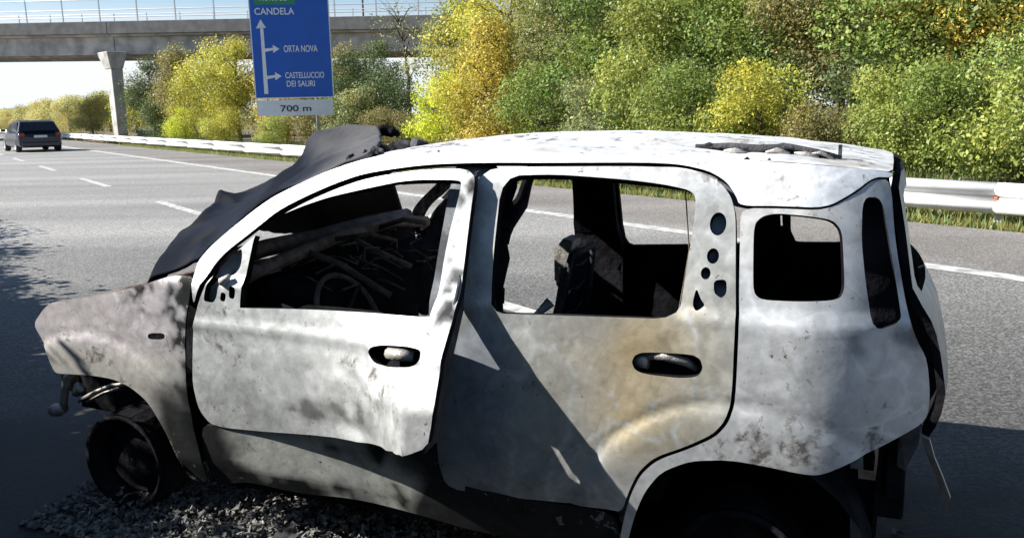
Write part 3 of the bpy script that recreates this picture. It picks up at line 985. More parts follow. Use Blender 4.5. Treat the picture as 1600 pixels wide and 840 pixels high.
md = hood.modifiers.new('thickness', 'SOLIDIFY'); md.thickness = .014; md.offset = 0
# rolled front hem, latch lump
mb = MB()
mb.tube([(v[0] + .015, v[1], v[2] - .004) for v in [verts[j * (nu + 1)] for j in range(0, nv + 1, 4)]], [.012 + .010 * smooth(.5, 0, j / 16) for j in range(17)], 8)
mb.build('bonnet_hem', M['char'], hood, True)
mb = MB()
mb.box((.60, .37, 1.425), (.07, .05, .045), .4, .3, .2); mb.box((.64, .36, 1.42), (.05, .05, .03), 1.0, .2, .5)
mb.build('bonnet_latch', M['soot'], hood, bevel=.012)

# --- windscreen frame, far pillar trims, cowl, engine bay
mb = MB()
mb.tube([(.50, .70, 1.0), (.46, .35, 1.0), (.45, 0, .99), (.46, -.35, 1.0), (.50, -.70, 1.0)], .035, 8)
mb.build('cowl', M['rusty'], CAR, True)
mb = MB()
mb.prism([(.50, -.74, .2), (.50, .74, .2), (.50, .74, .97), (.50, -.74, .97)], (.02, 0, 0))
mb.build('firewall', M['soot'], CAR)
mb = MB()
mb.prism([(.45, -.70, .20), (2.60, -.70, .20), (2.60, .70, .20), (.45, .70, .20)], (0, 0, -.02))
mb.box((1.5, 0, .27), (1.9, .22, .14), taper=.8)
mb.build('floor_pan', M['soot'], CAR)
mb = MB()
mb.box((.10, .10, .48), (.48, .62, .40), .05); mb.box((.05, -.32, .46), (.36, .30, .30)); mb.box((.1, .1, .72), (.34, .40, .10), .2)
mb.tube([(-.1, .45, .55), (.05, .3, .72), (.2, -.1, .78)], .03, 8)
mb.build('engine_block', M['rusty'], CAR, bevel=.03)
for sd_ in (1, -1):
    mb = MB()
    mb.prism([(-.45, -sd_ * .50, .30), (.50, -sd_ * .55, .30), (.50, -sd_ * .55, .88), (.15, -sd_ * .55, .88), (-.15, -sd_ * .54, .72), (-.45, -sd_ * .50, .60)], (0, sd_ * .02, 0))
    mb.build('inner_wing', M['soot'], CAR)
    mb = MB()
    mb.tube([(-.34, -sd_ * .60, .50), (-.40, -sd_ * .60, .46), (-.43, -sd_ * .60, .36), (-.435, -sd_ * .60, .33)], .016, 7)
    mb.tube([(-.43, -sd_ * .60, .33), (-.47, -sd_ * .60, .318), (-.50, -sd_ * .60, .31)], [.02, .03, .025], 8)
    mb.build('bumper_stay', M['bare'], CAR, True)
    mb = MB()
    mb.tube([(-.32, -sd_ * .62, .38), (-.22, -sd_ * .62, .43), (-.12, -sd_ * .63, .47), (-.04, -sd_ * .63, .485)], .009, 6)
    mb.tube([(-.30, -sd_ * .60, .37), (-.20, -sd_ * .60, .42), (-.10, -sd_ * .61, .455)], .007, 6)
    mb.tube([(-.38, -sd_ * .58, .39), (-.36, -sd_ * .58, .42), (-.33, -sd_ * .58, .41)], [.018, .024, .012], 7)
    mb.build('brake_pipe', M['bare'], CAR, True)
mb = MB()
mb.box((-.50, 0, .42), (.06, 1.05, .10)); mb.box((-.48, 0, .72), (.05, 1.10, .06))
mb.box((-.46, 0, .56), (.03, .60, .32))
mb.build('front_crossmember', M['rusty'], CAR, bevel=.012)

# --- wheels: bare rims on wire and ash, coloured black for the wheel-well shade
for sd_ in (1, -1):
    for ux in (0.0, 2.3):
        w = MB()
        w.lathe([(.03, -.05), (.10, -.055), (.145, -.02), (.160, -.07), (.172, -.09), (.190, -.095), (.190, -.085), (.165, -.03), (.16, .05), (.185, .08), (.192, .085)], 'Y', (ux, -sd_ * .63, .20), 32)
        if sd_ < 0:
            for v in w.v: v.y = 2 * (.63) - v.y
        o = w.build('wheel_rim', M['soot'], CAR, True)
        t = MB()
        t.lathe([(.192, -.08), (.199, -.06), (.199, .06), (.192, .08)], 'Y', (ux, -sd_ * .63, .20), 24)
        t.build('tyre_wire', M['soot'], o)
        h = MB()
        h.lathe([(.005, -.06), (.035, -.06), (.06, -.03), (.12, -.02), (.12, .02)], 'Y', (ux, -sd_ * .62, .20), 20)
        h.build('brake_disc', M['soot'], o, True)
    for ux in (0.0, 2.3):   # dark inner arch
        mb = MB()
        P = [(ux + .36 * math.cos(a), .24 + .36 * math.sin(a)) for a in [math.pi * k / 12 for k in range(13 if ux > 1 else 8)]]
        for a, b in zip(P, P[1:]):
            mb.poly([(a[0], -sd_ * .78, a[1]), (b[0], -sd_ * .78, b[1]), (b[0], -sd_ * .46, b[1]), (a[0], -sd_ * .46, a[1])])
        mb.build('wheel_arch_liner', M['soot'], CAR)

# --- cabin
mb = MB()
mb.tube([(.62, -.70, .96), (.60, -.42, .975), (.58, -.05, 1.00), (.62, .35, 1.02), (.60, .70, .97)], .028, 8)
mb.build('dashboard_beam', M['rusty'], CAR, True)
mb = MB()
mb.tube([(.60, -.30, .985), (.72, -.25, .93), (.84, -.20, .84), (.90, -.18, .80)], .014, 7)
mb.tube([(.60, -.10, 1.0), (.74, -.05, 1.02), (.80, .05, .98), (.74, .15, .93)], .010, 7)
mb.tube([(.58, .02, 1.0), (.70, .05, .93), (.84, .1, .86)], .016, 7)
mb.tube([(.60, .22, 1.0), (.76, .2, 1.05), (.84, .25, 1.03)], .012, 7)
for i in range(46):
    u = .58 + .32 * random.random(); v = -.55 + 1.0 * random.random(); z = .84 + .16 * random.random()
    a = random.random() * 6.28
    mb.tube([(u, v, z), (u + .07 * math.cos(a), v + .07 * math.sin(a), z + .05 * (random.random() - .6)), (u + .13 * math.cos(a + .5), v + .11 * math.sin(a + .5), z - .04)], .002 + .004 * random.random(), 5)
mb.build('dashboard_brackets', M['rusty'], CAR, True)['kind'] = 'stuff'
mb = MB()
mb.box((.66, 0, .78), (.22, 1.15, .26), ry=.1)
mb.build('burnt_dashboard', M['soot'], CAR, bevel=.04)
sw = empty('steering_wheel', (0, 0, 0)); sw.parent = CAR
sw_m = Matrix.Translation((.84, -.38, .76)) @ Matrix.Rotation(R(62), 4, 'Y')
mb = MB()
mb.tube([sw_m @ Vector((.17 * math.cos(a), .17 * math.sin(a), 0)) for a in [2 * math.pi * k / 28 for k in range(28)]], .011, 8, True)
mb.build('rim', M['rusty'], sw, True)
mb = MB()
for a in (0.2, 2.2, 4.2):
    mb.tube([sw_m @ Vector((0, 0, -.03)), sw_m @ Vector((.16 * math.cos(a), .16 * math.sin(a), 0))], .008, 6)
mb.tube([sw_m @ Vector((0, 0, -.02)), sw_m @ Vector((0, 0, -.26))], .022, 8)
mb.build('spokes', M['char'], sw, True)


def seat(name, u, v, w, h, rear=False):
    e = empty(name, (0, 0, 0)); e.parent = CAR
    b = MB()
    b.box((u - .22, v, .36), (.46, w, .14), ry=-.08)
    b.build('seat_base', M['soot'], e, bevel=.03)
    b = MB()
    for k in (-1, 1):
        b.tube([(u - .02, v + k * w * .46, .40), (u + .06, v + k * w * .46, .40 + h * .6), (u + .10, v + k * w * .34, .40 + h)], [.02, .018, .015], 8)
    b.tube([(u + .10, v - w * .34, .40 + h), (u + .10, v + w * .34, .40 + h)], .015, 8)
    for k in range(5):
        zz = .48 + (h - .12) * k / 4
        b.tube([(u + .02 + .06 * k / 4, v - w * .42, zz), (u + .035 + .06 * k / 4, v, zz - .02), (u + .02 + .06 * k / 4, v + w * .42, zz)], .006, 5)
    b.build('back_frame', M['char'], e, True)
    return e


seat('front_seat', 1.34, -.36, .46, .12)
ps = seat('front_seat', 1.42, .36, .46, .52)
mb = MB()
mb.prism([(1.40, .16, .40), (1.40, .56, .40), (1.47, .54, .80), (1.49, .46, .92), (1.49, .26, .92), (1.47, .18, .80)], (.03, 0, -.005))
mb.build('back_panel', M['soot'], ps)
rs = seat('rear_seat', 2.05, 0, 1.20, .42)
mb = MB()
mb.prism([(2.02, -.62, .38), (2.02, .62, .38), (2.16, .62, .86), (2.16, -.62, .86)], (.04, 0, -.01))
mb.build('back_panel', M['soot'], rs)
mb = MB()
mb.prism([(1.42, .28, .80), (1.47, .28, .80), (1.50, .28, .97), (1.46, .28, .98), (1.42, .28, .93)], (0, .12, 0))
mb.tube([(1.44, .26, .86), (1.46, .22, .80), (1.49, .25, .76)], .012, 7)
mb.build('belt_reel', M['bare'], CAR)
mb = MB()
mb.tube([(1.50, -.40, .74), (1.58, -.36, .82), (1.62, -.34, .86)], [.010, .012, .02], 7)
mb.build('belt_stalk', M['bare'], CAR, True)
# burnt belt and trim hanging on the inside of the near pillar
mb = MB()
prof = [(1.575 + .018 * nz(0, k * .35, 3, 6), 1.32 - k * .042) for k in range(11)]
for (a, za), (b, zb) in zip(prof, prof[1:]):
    ya, yb = -(surf(1.58, za) - .07), -(surf(1.58, zb) - .07)
    mb.poly([(1.52, ya, za), (a + .03, ya, za), (b + .03, yb, zb), (1.52, yb, zb)])
o = mb.build('pillar_trim', M['soot'], CAR)
solid(o, .012)
mb = MB()
mb.tube([(2.12, -.62, 1.27), (2.13, -.60, 1.1), (2.10, -.58, .92)], .002, 5)
mb.build('hanging_wire', M['rusty'], CAR)
mb = MB()
mb.tube([(2.47, .45, 1.24), (2.44, .40, 1.14)], .006, 6)
mb.build('parcel_stay', M['rusty'], CAR)

# ash and charred crumbs beneath and beside the car
def crumbs(name, count, fn, smin, smax, mtl, seed):
    r = random.Random(seed)
    V, F = [], []
    for i in range(count):
        c = fn(r)
        s_ = smin + (smax - smin) * r.random() ** 2.5
        b = len(V)
        q = Matrix.Rotation(r.random() * 6.28, 3, 'Z') @ Matrix.Rotation(r.random() * 6.28, 3, 'X')
        for p in ((1, 0, -.3), (-.5, .8, -.3), (-.5, -.8, -.3), (.1, .1, .6)):
            V.append(c + q @ Vector((p[0] * s_ * (.6 + r.random()), p[1] * s_ * (.4 + r.random()), p[2] * s_ * .8)))
        F += [(b, b + 2, b + 1), (b, b + 1, b + 3), (b + 1, b + 2, b + 3), (b + 2, b, b + 3)]
    return pydata(name, V, F, mtl)


car_m = Matrix.Translation(CAR.location) @ Matrix.Rotation(R(-22), 4, 'Z')


def under(r):
    u = -.3 + 3.1 * r.random(); v = .95 - abs(r.gauss(0, .35))
    h = .07 * math.exp(-((v - .62) / .22) ** 2) * (0.4 + .6 * r.random())
    return car_m @ Vector((u, -v, h * r.random() + .006))


tag(crumbs('ash_debris', 20000, under, .002, .022, M['ash'], 3), 'grey ash and charred crumbs scattered under the car sill', 'debris', kind='stuff')
scrap_labels = ['pale curled metal scrap lying in the ash under the burnt car', 'flat charred plate lying in the ash under the burnt car', 'bent wire scrap lying in the ash under the burnt car']
for i in range(9):
    r = random.Random(100 + i)
    mb = MB()
    k = i % 3
    if k == 0:
        for j in range(5):
            mb.box((.02 * j, .008 * math.sin(j), .01 + .012 * j), (.03, .035 - .004 * j, .004), .2 * j, 0, -.4)
    elif k == 1:
        mb.prism([(0, 0, .012), (.07, .01, .006), (.08, .05, .02), (.03, .07, .012), (-.01, .04, .018)], (0, 0, .006))
    else:
        mb.tube([(0, 0, .01), (.04, .03, .03), (.09, .02, .015), (.12, .06, .02), (.16, .05, .006)], .004, 6)
    o = mb.build('charred_scrap', M['bare'] if k != 1 else M['char'])
    u = .5 + .95 * r.random(); v = .70 + .16 * r.random()
    p = car_m @ Vector((u, -v, .035))
    o.location = p; o.rotation_euler = (0, 0, r.random() * 6)
    tag(o, scrap_labels[k], 'scrap', 'charred scraps ' + ('of curled metal', 'of flat plate', 'of wire')[k])

# ------------------------------------------------------------------ guardrail
gr = empty('guardrail', rp(4.8, 10.8), ROAD_ROT)
tag(gr, 'long white galvanised steel crash barrier along the road shoulder', 'guardrail')
prof = [(.03, .13), (.0, .15), (-.045, .185), (-.05, .225), (-.01, .275), (.035, .30), (.042, .325), (.035, .35), (-.01, .375), (-.05, .425), (-.045, .465), (0, .50), (.03, .52)]
SEG = 4.0
# local x = along driving direction, local y = left of it (towards the road is +y)
V, F = [], []
for x in (-SEG / 2 + .004, SEG / 2 - .004):
    for a, z in prof: V.append((x, -a, z))
for i in range(len(prof) - 1):
    F.append((i, i + 1, len(prof) + i + 1, len(prof) + i))
beam0 = None
post0 = spacer0 = refl0 = None
for k in range(-6, 36):
    x = k * SEG
    if beam0 is None:
        beam0 = pydata('rail_beam', V, F, M['white_metal'], gr, True)
        md = beam0.modifiers.new('thickness', 'SOLIDIFY'); md.thickness = .006
        b = beam0
        mb = MB(); mb.prism([(-.05, -.17, -.3), (.05, -.17, -.3), (.05, -.11, -.3), (-.05, -.11, -.3)], (0, 0, .76))
        post0 = mb.build('rail_post', M['post'], gr, bevel=.008); p = post0
        mb = MB(); mb.box((0, -.075, .325), (.16, .06, .13)); spacer0 = mb.build('rail_spacer', M['post'], gr, bevel=.01); q = spacer0
        mb = MB(); mb.box((0, -.025, .325), (.035, .012, .05)); refl0 = mb.build('rail_reflector', M['reflector'], gr); f_ = refl0
    else:
        out = []
        for src in (beam0, post0, spacer0, refl0):
            c = src.copy(); COL.objects.link(c); c.parent = gr; out.append(c)
        b, p, q, f_ = out
    b.location.x = x + SEG / 2
    for o in (p, q, f_): o.location.x = x

# ------------------------------------------------------------------ overpass
br = empty('overpass', (-29.6, 63.9, 0), R(-10))
tag(br, 'grey concrete road overpass with steel railings crossing above the road', 'bridge')


def bx(name, x0, x1, y0, y1, z0, z1, m, dz=0.0, bev=.03):
    b = MB()
    b.prism([(x0, y0, z0), (x0, y1, z0), (x0, y1, z1), (x0, y0, z1)], (x1 - x0, 0, dz))
    return b.build(name, m, br, bevel=bev)


SL = -.020
def dzx(x): return SL * (x + 8)
def span(name, x0, x1, y0, y1, z0, z1, m):
    return bx(name, x0, x1, y0, y1, z0 + dzx(x0), z1 + dzx(x0), m, SL * (x1 - x0))


L0, L1 = -60, 75
for k in range(9):
    x0 = L0 + k * 15
    span('deck_slab', x0 + .015, x0 + 14.985, .25, 9.0, 7.75, 8.0, M['concrete'])
    span('fascia_beam', x0 + .02, x0 + 14.98, 0, .247, 7.90, 8.80, M['concrete_dark'])
    span('fascia_beam', x0 + .02, x0 + 14.98, 9.003, 9.25, 7.90, 8.80, M['concrete_dark'])
    for y in (.7, 3.2, 5.7, 8.0):
        span('girder', x0 + .03, x0 + 14.97, y, y + .5, 6.45, 7.747, M['concrete'])
for row in (.12, 9.12):
    for k in range(44):
        x = L0 + 1.5 + k * 3.05 + (0 if row < 1 else 1.1)
        b = MB(); b.box((x, row, 9.6 + dzx(x)), (.07, .07, 1.6))
        b.build('railing_post', M['railing'], br)
    for z in (9.10, 9.62, 10.35):
        b = MB(); b.tube([(L0, row, z + dzx(L0)), (L1, row, z + dzx(L1))], .035, 6)
        b.build('railing_bar', M['railing'], br)
pier_r = Matrix.Rotation(R(-36), 3, 'Z')
for px in (0.0, -24.0):
    for y in (.35, 7.4):
        c0 = Vector((px, y, 0))
        b = MB()
        b.v += [c0 + pier_r @ Vector(p) for p in ((-.62, -.45, 5.2), (.62, -.45, 5.2), (.62, .45, 5.2), (-.62, .45, 5.2), (-1.25, -.75, 6.448), (1.0, -.75, 6.448), (1.0, .75, 6.448), (-1.25, .75, 6.448))]
        b.f += [(3, 2, 1, 0), (4, 5, 6, 7), (0, 1, 5, 4), (1, 2, 6, 5), (2, 3, 7, 6), (3, 0, 4, 7)]
        b.build('pier_head', M['concrete'], br, bevel=.06)
        b = MB()
        b.v += [c0 + pier_r @ Vector(p) for p in ((-.48, -.36, -.3), (.48, -.36, -.3), (.48, .36, -.3), (-.48, .36, -.3), (-.60, -.43, 5.197), (.60, -.43, 5.197), (.60, .43, 5.197), (-.60, .43, 5.197))]
        b.f += [(3, 2, 1, 0), (4, 5, 6, 7), (0, 1, 5, 4), (1, 2, 6, 5), (2, 3, 7, 6), (3, 0, 4, 7)]
        b.build('pier', M['concrete'], br, bevel=.05)
b = MB(); b.box((1.9, 3.2, .2), (1.6, 5, .9)); b.build('pier_footing', M['concrete_dark'], br, bevel=.05)

# ------------------------------------------------------------------ direction sign
sg = empty('direction_sign', (-7.53, 30, 0), R(6))
tag(sg, 'tall blue motorway direction sign with white arrows and a 700 m plate', 'sign')
K = .0231


def sx(px, py): return (px - (453 + py * .0625)) * K
def sz(py): return 1.5 + (181.5 - py) * K


def plate(name, x0, x1, z0, z1, y, t, m, parent, bev=.0):
    b = MB(); b.prism([(x0, y, z0), (x1, y, z0), (x1, y, z1), (x0, y, z1)], (0, t, 0))
    return b.build(name, m, parent, bevel=bev)


zt = 6.35
pb = plate('sign_panel', -1.36, 1.36, sz(155), zt, 0, .04, M['sign_white'], sg)
plate('blue_field', -1.325, 1.325, sz(153.5), zt - .035, -.006, .004, M['sign_blue'], pb)
plate('green_field', sx(403, 9), sx(463, 9), sz(18), zt - .25, -.012, .004, M['sign_green'], pb)
p7 = plate('distance_plate', -1.33, 1.31, sz(181), sz(157.5), 0, .04, M['sign_white'], sg)
for zz in (2.4, 3.4, 4.4, 5.4):
    plate('stiffener', -1.3, 1.3, zz, zz + .06, .043, .05, M['sign_back'], sg)
b = MB(); b.tube([(.72, .16, -.3), (.72, .16, 6.2)], .06, 10); b.build('post', M['post'], sg, True)


def text(body, x, z, h, w, m, parent, bold=True):
    cu = bpy.data.curves.new('lettering', 'FONT')
    cu.body = body
    cu.size = 1.0
    cu.extrude = 0.002
    if bold: cu.offset = .012
    to = bpy.data.objects.new('lettering_src', cu)
    COL.objects.link(to)
    bpy.context.view_layer.update()
    me = bpy.data.meshes.new_from_object(to.evaluated_get(bpy.context.evaluated_depsgraph_get()))
    COL.objects.unlink(to); bpy.data.objects.remove(to)
    xs = [v.co.x for v in me.vertices]; ys = [v.co.y for v in me.vertices]
    x0, x1, y0, y1 = min(xs), max(xs), min(ys), max(ys)
    for v in me.vertices:
        a = (v.co.x - x0) / (x1 - x0) * w; c = (v.co.y - y0) / (y1 - y0) * h
        v.co = (x + a, -.014 - (.002 if v.co.z > 0 else 0), z + c)
    me.materials.append(m)
    o = bpy.data.objects.new('lettering', me); COL.objects.link(o); o.parent = parent
    return o


text('CANDELA', sx(404, 27), sz(32.5), 10 * K, 58 * K, M['sign_white'], pb)
text('ORTA NOVA', sx(446.5, 82), sz(87), 10 * K, 50 * K, M['sign_white'], pb)
text('CASTELLUCCIO', sx(448.5, 121), sz(125.5), 9 * K, 58 * K, M['sign_white'], pb)
text('DEI SAURI', sx(450.5, 133), sz(138), 9 * K, 42 * K, M['sign_white'], pb)
t_ = text('A16 NAPOLI', sx(411, 9), sz(12.5), 8 * K, 40 * K, M['sign_white'], pb)
for v in t_.data.vertices: v.co.y -= .006
text('700 m', sx(441, 170), sz(175), 9.5 * K, 46 * K, M['sign_black'], p7)
b = MB()
b.prism([(sx(417.2, 148), -.012, sz(148)), (sx(423.2, 148), -.012, sz(148)), (sx(416.5, 50), -.012, sz(50)), (sx(412, 50), -.012, sz(50))], (0, .004, 0))
b.prism([(sx(406, 52), -.012, sz(52)), (sx(420.5, 51), -.012, sz(51)), (sx(412.6, 39), -.012, sz(39))], (0, .004, 0))
b.build('route_arrow', M['sign_white'], pb)
for yy, xa, xb in ((82, 417.5, 440), (122, 420.5, 443)):
    b = MB()
    b.prism([(sx(xa, yy), -.0125, sz(yy + 4.5)), (sx(xb - 9, yy), -.0125, sz(yy + 1.8)), (sx(xb - 9, yy), -.0125, sz(yy - 1.8)), (sx(xa, yy), -.0125, sz(yy - .5))], (0, .004, 0))
    b.prism([(sx(xb - 9.5, yy), -.0125, sz(yy + 6)), (sx(xb, yy), -.0125, sz(yy)), (sx(xb - 9.5, yy), -.0125, sz(yy - 6))], (0, .004, 0))
    b.build('exit_arrow', M['sign_white'], pb)

# ------------------------------------------------------------------ far car driving away
fc = empty('hatchback_car', (-24.7, 43.6, 0), ROAD_ROT + R(4))
fc.scale = (1.12, 1.12, 1.06)
tag(fc, 'dark blue hatchback driving away towards the overpass', 'car')
# local x forwards, y left, z up; rear at x=-2
secs = [(-2.06, .70, .28, .70, .76), (-2.0, .84, .22, .86, .86), (-1.6, .89, .20, .95, .89), (-.6, .90, .20, .96, .90), (.7, .90, .20, .93, .90), (1.3, .88, .20, .86, .87), (1.85, .82, .22, .74, .80), (2.08, .66, .30, .62, .66)]
V, F = [], []
NS = 12
for x, w, z0, z1, wt in secs:
    ring = [(-w * .9, z0), (w * .9, z0), (w, z0 + .12), (w * 1.0, z0 + (z1 - z0) * .55), (wt * .985, z1 - .08), (wt * .92, z1), (-wt * .92, z1), (-wt * .985, z1 - .08), (-w * 1.0, z0 + (z1 - z0) * .55), (-w, z0 + .12)]
    V += [(x, y, z) for y, z in ring]
n = 10
for i in range(len(secs) - 1):
    for k in range(n):
        F.append((i * n + k, i * n + (k + 1) % n, (i + 1) * n + (k + 1) % n, (i + 1) * n + k))
F.append(tuple(reversed(range(n)))); F.append(tuple((len(secs) - 1) * n + k for k in range(n)))
body = pydata('body', V, F, M['car_paint'], fc)
bm = bmesh.new(); bm.from_mesh(body.data); bmesh.ops.recalc_face_normals(bm, faces=bm.faces); bm.to_mesh(body.data); bm.free()
md = body.modifiers.new('bevel', 'BEVEL'); md.width = .05; md.segments = 3; md.limit_method = 'ANGLE'; md.angle_limit = R(25)
gh = [(-1.98, .84, .90), (-1.62, .68, 1.40), (-.9, .70, 1.47), (.0, .68, 1.46), (.35, .66, 1.40), (1.10, .80, .90)]
V = [(x, y * s_, z) for s_ in (1, -1) for x, y, z in gh]
b = MB(); b.v = [Vector(p) for p in V]
b.f = [(0, 1, 2, 3, 4, 5), (11, 10, 9, 8, 7, 6)] + [(i, i + 6, i + 7, i + 1) for i in range(5)]
b.build('roof', M['car_paint'], fc, bevel=.04)
b = MB(); b.prism([(-1.985, -.66, .98), (-1.985, .66, .98), (-1.70, .55, 1.36), (-1.70, -.55, 1.36)], (-.012, 0, .01)); b.build('rear_window', M['car_glass'], fc)
for s_ in (1, -1):
    b = MB(); b.prism([(-1.55, s_ * .81, .96), (.85, s_ * .815, .96), (.30, s_ * .70, 1.36), (-1.35, s_ * .71, 1.38)], (0, s_ * .012, .002)); b.build('side_window', M['car_glass'], fc)
    b = MB(); b.box((-2.02, s_ * .72, .80), (.08, .22, .16)); b.build('tail_lamp', M['tail_red'], fc, bevel=.02)
    b = MB(); b.box((.70, s_ * .98, 1.0), (.10, .18, .12)); b.build('door_mirror', M['car_paint'], fc, bevel=.03)
    for x in (-1.28, 1.32):
        w = MB(); w.lathe([(.20, -.10), (.29, -.11), (.315, -.08), (.315, .08), (.29, .11), (.20, .10)], 'Y', (x, s_ * .79, .315), 24)
        w = w.build('wheel', M['tyre'], fc, True)
        h = MB(); h.lathe([(.01, s_ * .095), (.19, s_ * .10), (.205, s_ * .112)], 'Y', (x, s_ * .79, .315), 20); h.build('hubcap', M['alloy'], w, True)
b = MB(); b.box((-2.085, 0, .72), (.02, .52, .11)); b.build('number_plate', M['plate'], fc)
b = MB(); b.box((-2.05, 0, .36), (.10, 1.5, .22)); b.build('bumper', M['car_paint'], fc, bevel=.04)

# ------------------------------------------------------------------ vegetation
LEAF_V = np.array([(-.5, 0, 0), (0, -.32, .06), (.5, 0, 0), (0, .32, .06)])


def leaves_mesh(name, centers, normals, sizes, cols):
    n = len(centers)
    a = rng.normal(size=(n, 3))
    nn = normals / (np.linalg.norm(normals, axis=1, keepdims=True) + 1e-9)
    t = np.cross(nn, a); t /= (np.linalg.norm(t, axis=1, keepdims=True) + 1e-9)
    b = np.cross(nn, t)
    V = (centers[:, None, :] + sizes[:, None, None] * (LEAF_V[None, :, 0, None] * t[:, None, :] + LEAF_V[None, :, 1, None] * b[:, None, :] + LEAF_V[None, :, 2, None] * nn[:, None, :]))
    V = V.reshape(-1, 3)
    me = bpy.data.meshes.new(name)
    me.vertices.add(4 * n); me.vertices.foreach_set('co', V.ravel().astype(np.float32))
    me.loops.add(4 * n); me.loops.foreach_set('vertex_index', np.arange(4 * n, dtype=np.int32))
    me.polygons.add(n); me.polygons.foreach_set('loop_start', np.arange(0, 4 * n, 4, dtype=np.int32))
    me.polygons.foreach_set('loop_total', np.full(n, 4, dtype=np.int32))
    me.update(calc_edges=True)
    ca = me.color_attributes.new('Col', 'FLOAT_COLOR', 'POINT')
    C = np.ones((4 * n, 4), np.float32); C[:, :3] = np.repeat(cols, 4, axis=0)
    ca.data.foreach_set('color', C.ravel())
    me.materials.append(M['leaf'])
    return me


def make_plant(seed, w, h, base, nl, size, lumps, spread=.5, upright=.0, trunk=.09):
    """crown mesh + trunk mesh, in metres; crown fills an uneven ellipsoid from z=base to h"""
    global rng
    rng = np.random.default_rng(seed)
    r = random.Random(seed)
    cz = (h + base) / 2; hz = (h - base) / 2
    L = []
    for i in range(lumps):
        while True:
            p = np.array([r.uniform(-1, 1), r.uniform(-1, 1), r.uniform(-1, 1)])
            if np.linalg.norm(p) < 1: break
        p *= (.45 + .55 * r.random()) / max(.35, np.linalg.norm(p)) if r.random() < .7 else 1
        taper = 1 - .35 * max(0, p[2])
        c = np.array([p[0] * w * .5 * taper, p[1] * w * .5 * taper, cz + p[2] * hz * .92])
        L.append((c, (.16 + .22 * r.random()) * w * spread * 1.6, r.uniform(.70, 1.25), r.uniform(-1, 1)))
    wts = np.array([l[1] ** 2 for l in L]); cnt = np.maximum(8, (wts / wts.sum() * nl).astype(int))
    Cs, Ns, Ss, Co = [], [], [], []
    for (c, rad, br_, hue), k in zip(L, cnt):
        d = rng.normal(size=(k, 3)); d /= np.linalg.norm(d, axis=1, keepdims=True)
        # feathered shell: most leaves near the lump's surface, some sprays reaching out
        rr = rad * np.clip(.78 + .28 * rng.normal(size=k) * .6 + .25 * (rng.random(k) ** 6), .1, 1.6)
        # sub-clumping
        ph = np.sin(d[:, 0] * 7 + hue * 9) * np.sin(d[:, 1] * 8 + hue * 5) * np.sin(d[:, 2] * 7 + 2)
        rr *= 1 + .28 * ph
        P = c + d * rr[:, None] * np.array([1, 1, .82])
        Cs.append(P)
        Ns.append(d * .55 + rng.normal(size=(k, 3)) * .55 + np.array([0, 0, .35 + upright]))
        Ss.append(size * (.42 + 1.1 * rng.random(k) ** 1.7) * (.75 + .35 * br_))
        v = br_ * rng.uniform(.72, 1.28, k)
        hu = hue * .10 + rng.normal(size=k) * .08
        Co.append(np.stack([v * (1 + hu), v * (1 + .15 * hu), v * (1 - .8 * hu)], 1))
    C = np.concatenate(Cs); keep = C[:, 2] > .03
    crown = leaves_mesh('crown', C[keep], np.concatenate(Ns)[keep], np.concatenate(Ss)[keep], np.clip(np.concatenate(Co)[keep], .1, 2.2))
    mb = MB()
    top = Vector((r.uniform(-.15, .15) * w, r.uniform(-.15, .15) * w, h * .78))
    mid = Vector((r.uniform(-.06, .06) * w, r.uniform(-.06, .06) * w, h * .4))
    mb.tube([(0, 0, -.25), mid * .5, mid, (mid + top) / 2, top], [trunk * 1.2, trunk, trunk * .8, trunk * .5, trunk * .15], 7)
    for c, rad, *_ in L[:max(6, int(len(L) * .6))]:
        st = mid.lerp(top, max(0, min(.9, (c[2] - mid.z) / max(.1, (top.z - mid.z)) - .25)))
        e = Vector(c)
        m_ = st.lerp(e, .55) + Vector((r.uniform(-.1, .1), r.uniform(-.1, .1), .12))
        mb.tube([st, m_, e], [trunk * .4, trunk * .25, trunk * .08], 5)
        for q in range(3):
            e2 = e + Vector((r.uniform(-1, 1), r.uniform(-1, 1), r.uniform(-.3, 1))) * rad
            mb.tube([m_.lerp(e, .6), e2], [trunk * .12, trunk * .04], 4)
    tm = bpy.data.meshes.new('trunk')
    tm.from_pydata([tuple(v) for v in mb.v], [], mb.f)
    tm.polygons.foreach_set('use_smooth', [True] * len(tm.polygons))
    tm.materials.append(M['bark'])
    return crown, tm


BIG = [make_plant(201 + i, 4.6, 7.6, .7, 27000, .095, 44, .37) for i in range(4)]
MID = [make_plant(301 + i, 3.6, 5.4, .1, 30000, .080, 44, .45) for i in range(3)]
LOW = [make_plant(401 + i, 2.8, 2.7, .0, 15000, .065, 28, .40, .1, .05) for i in range(4)]
HEDGE = [make_plant(601 + i, 1.7, 1.75, .0, 26000, .075, 40, .62, .1, .05) for i in range(2)]
SPARSE = [make_plant(501, 3.4, 6.6, 2.0, 1100, .07, 26, .5)]


def plant(kind, meshes, x, y, sc, hs, tint, label, cat, group=None, rz=None):
    e = empty(kind, (x, y, -.02), rz if rz is not None else random.random() * 6.28)
    e.scale = (sc, sc, sc * hs)
    tag(e, label, cat, group)
    t = bpy.data.objects.new('trunk', meshes[1]); COL.objects.link(t); t.parent = e
    c = bpy.data.objects.new('crown', meshes[0]); COL.objects.link(c); c.parent = e
    c.color = (*tint, 1)
    return e


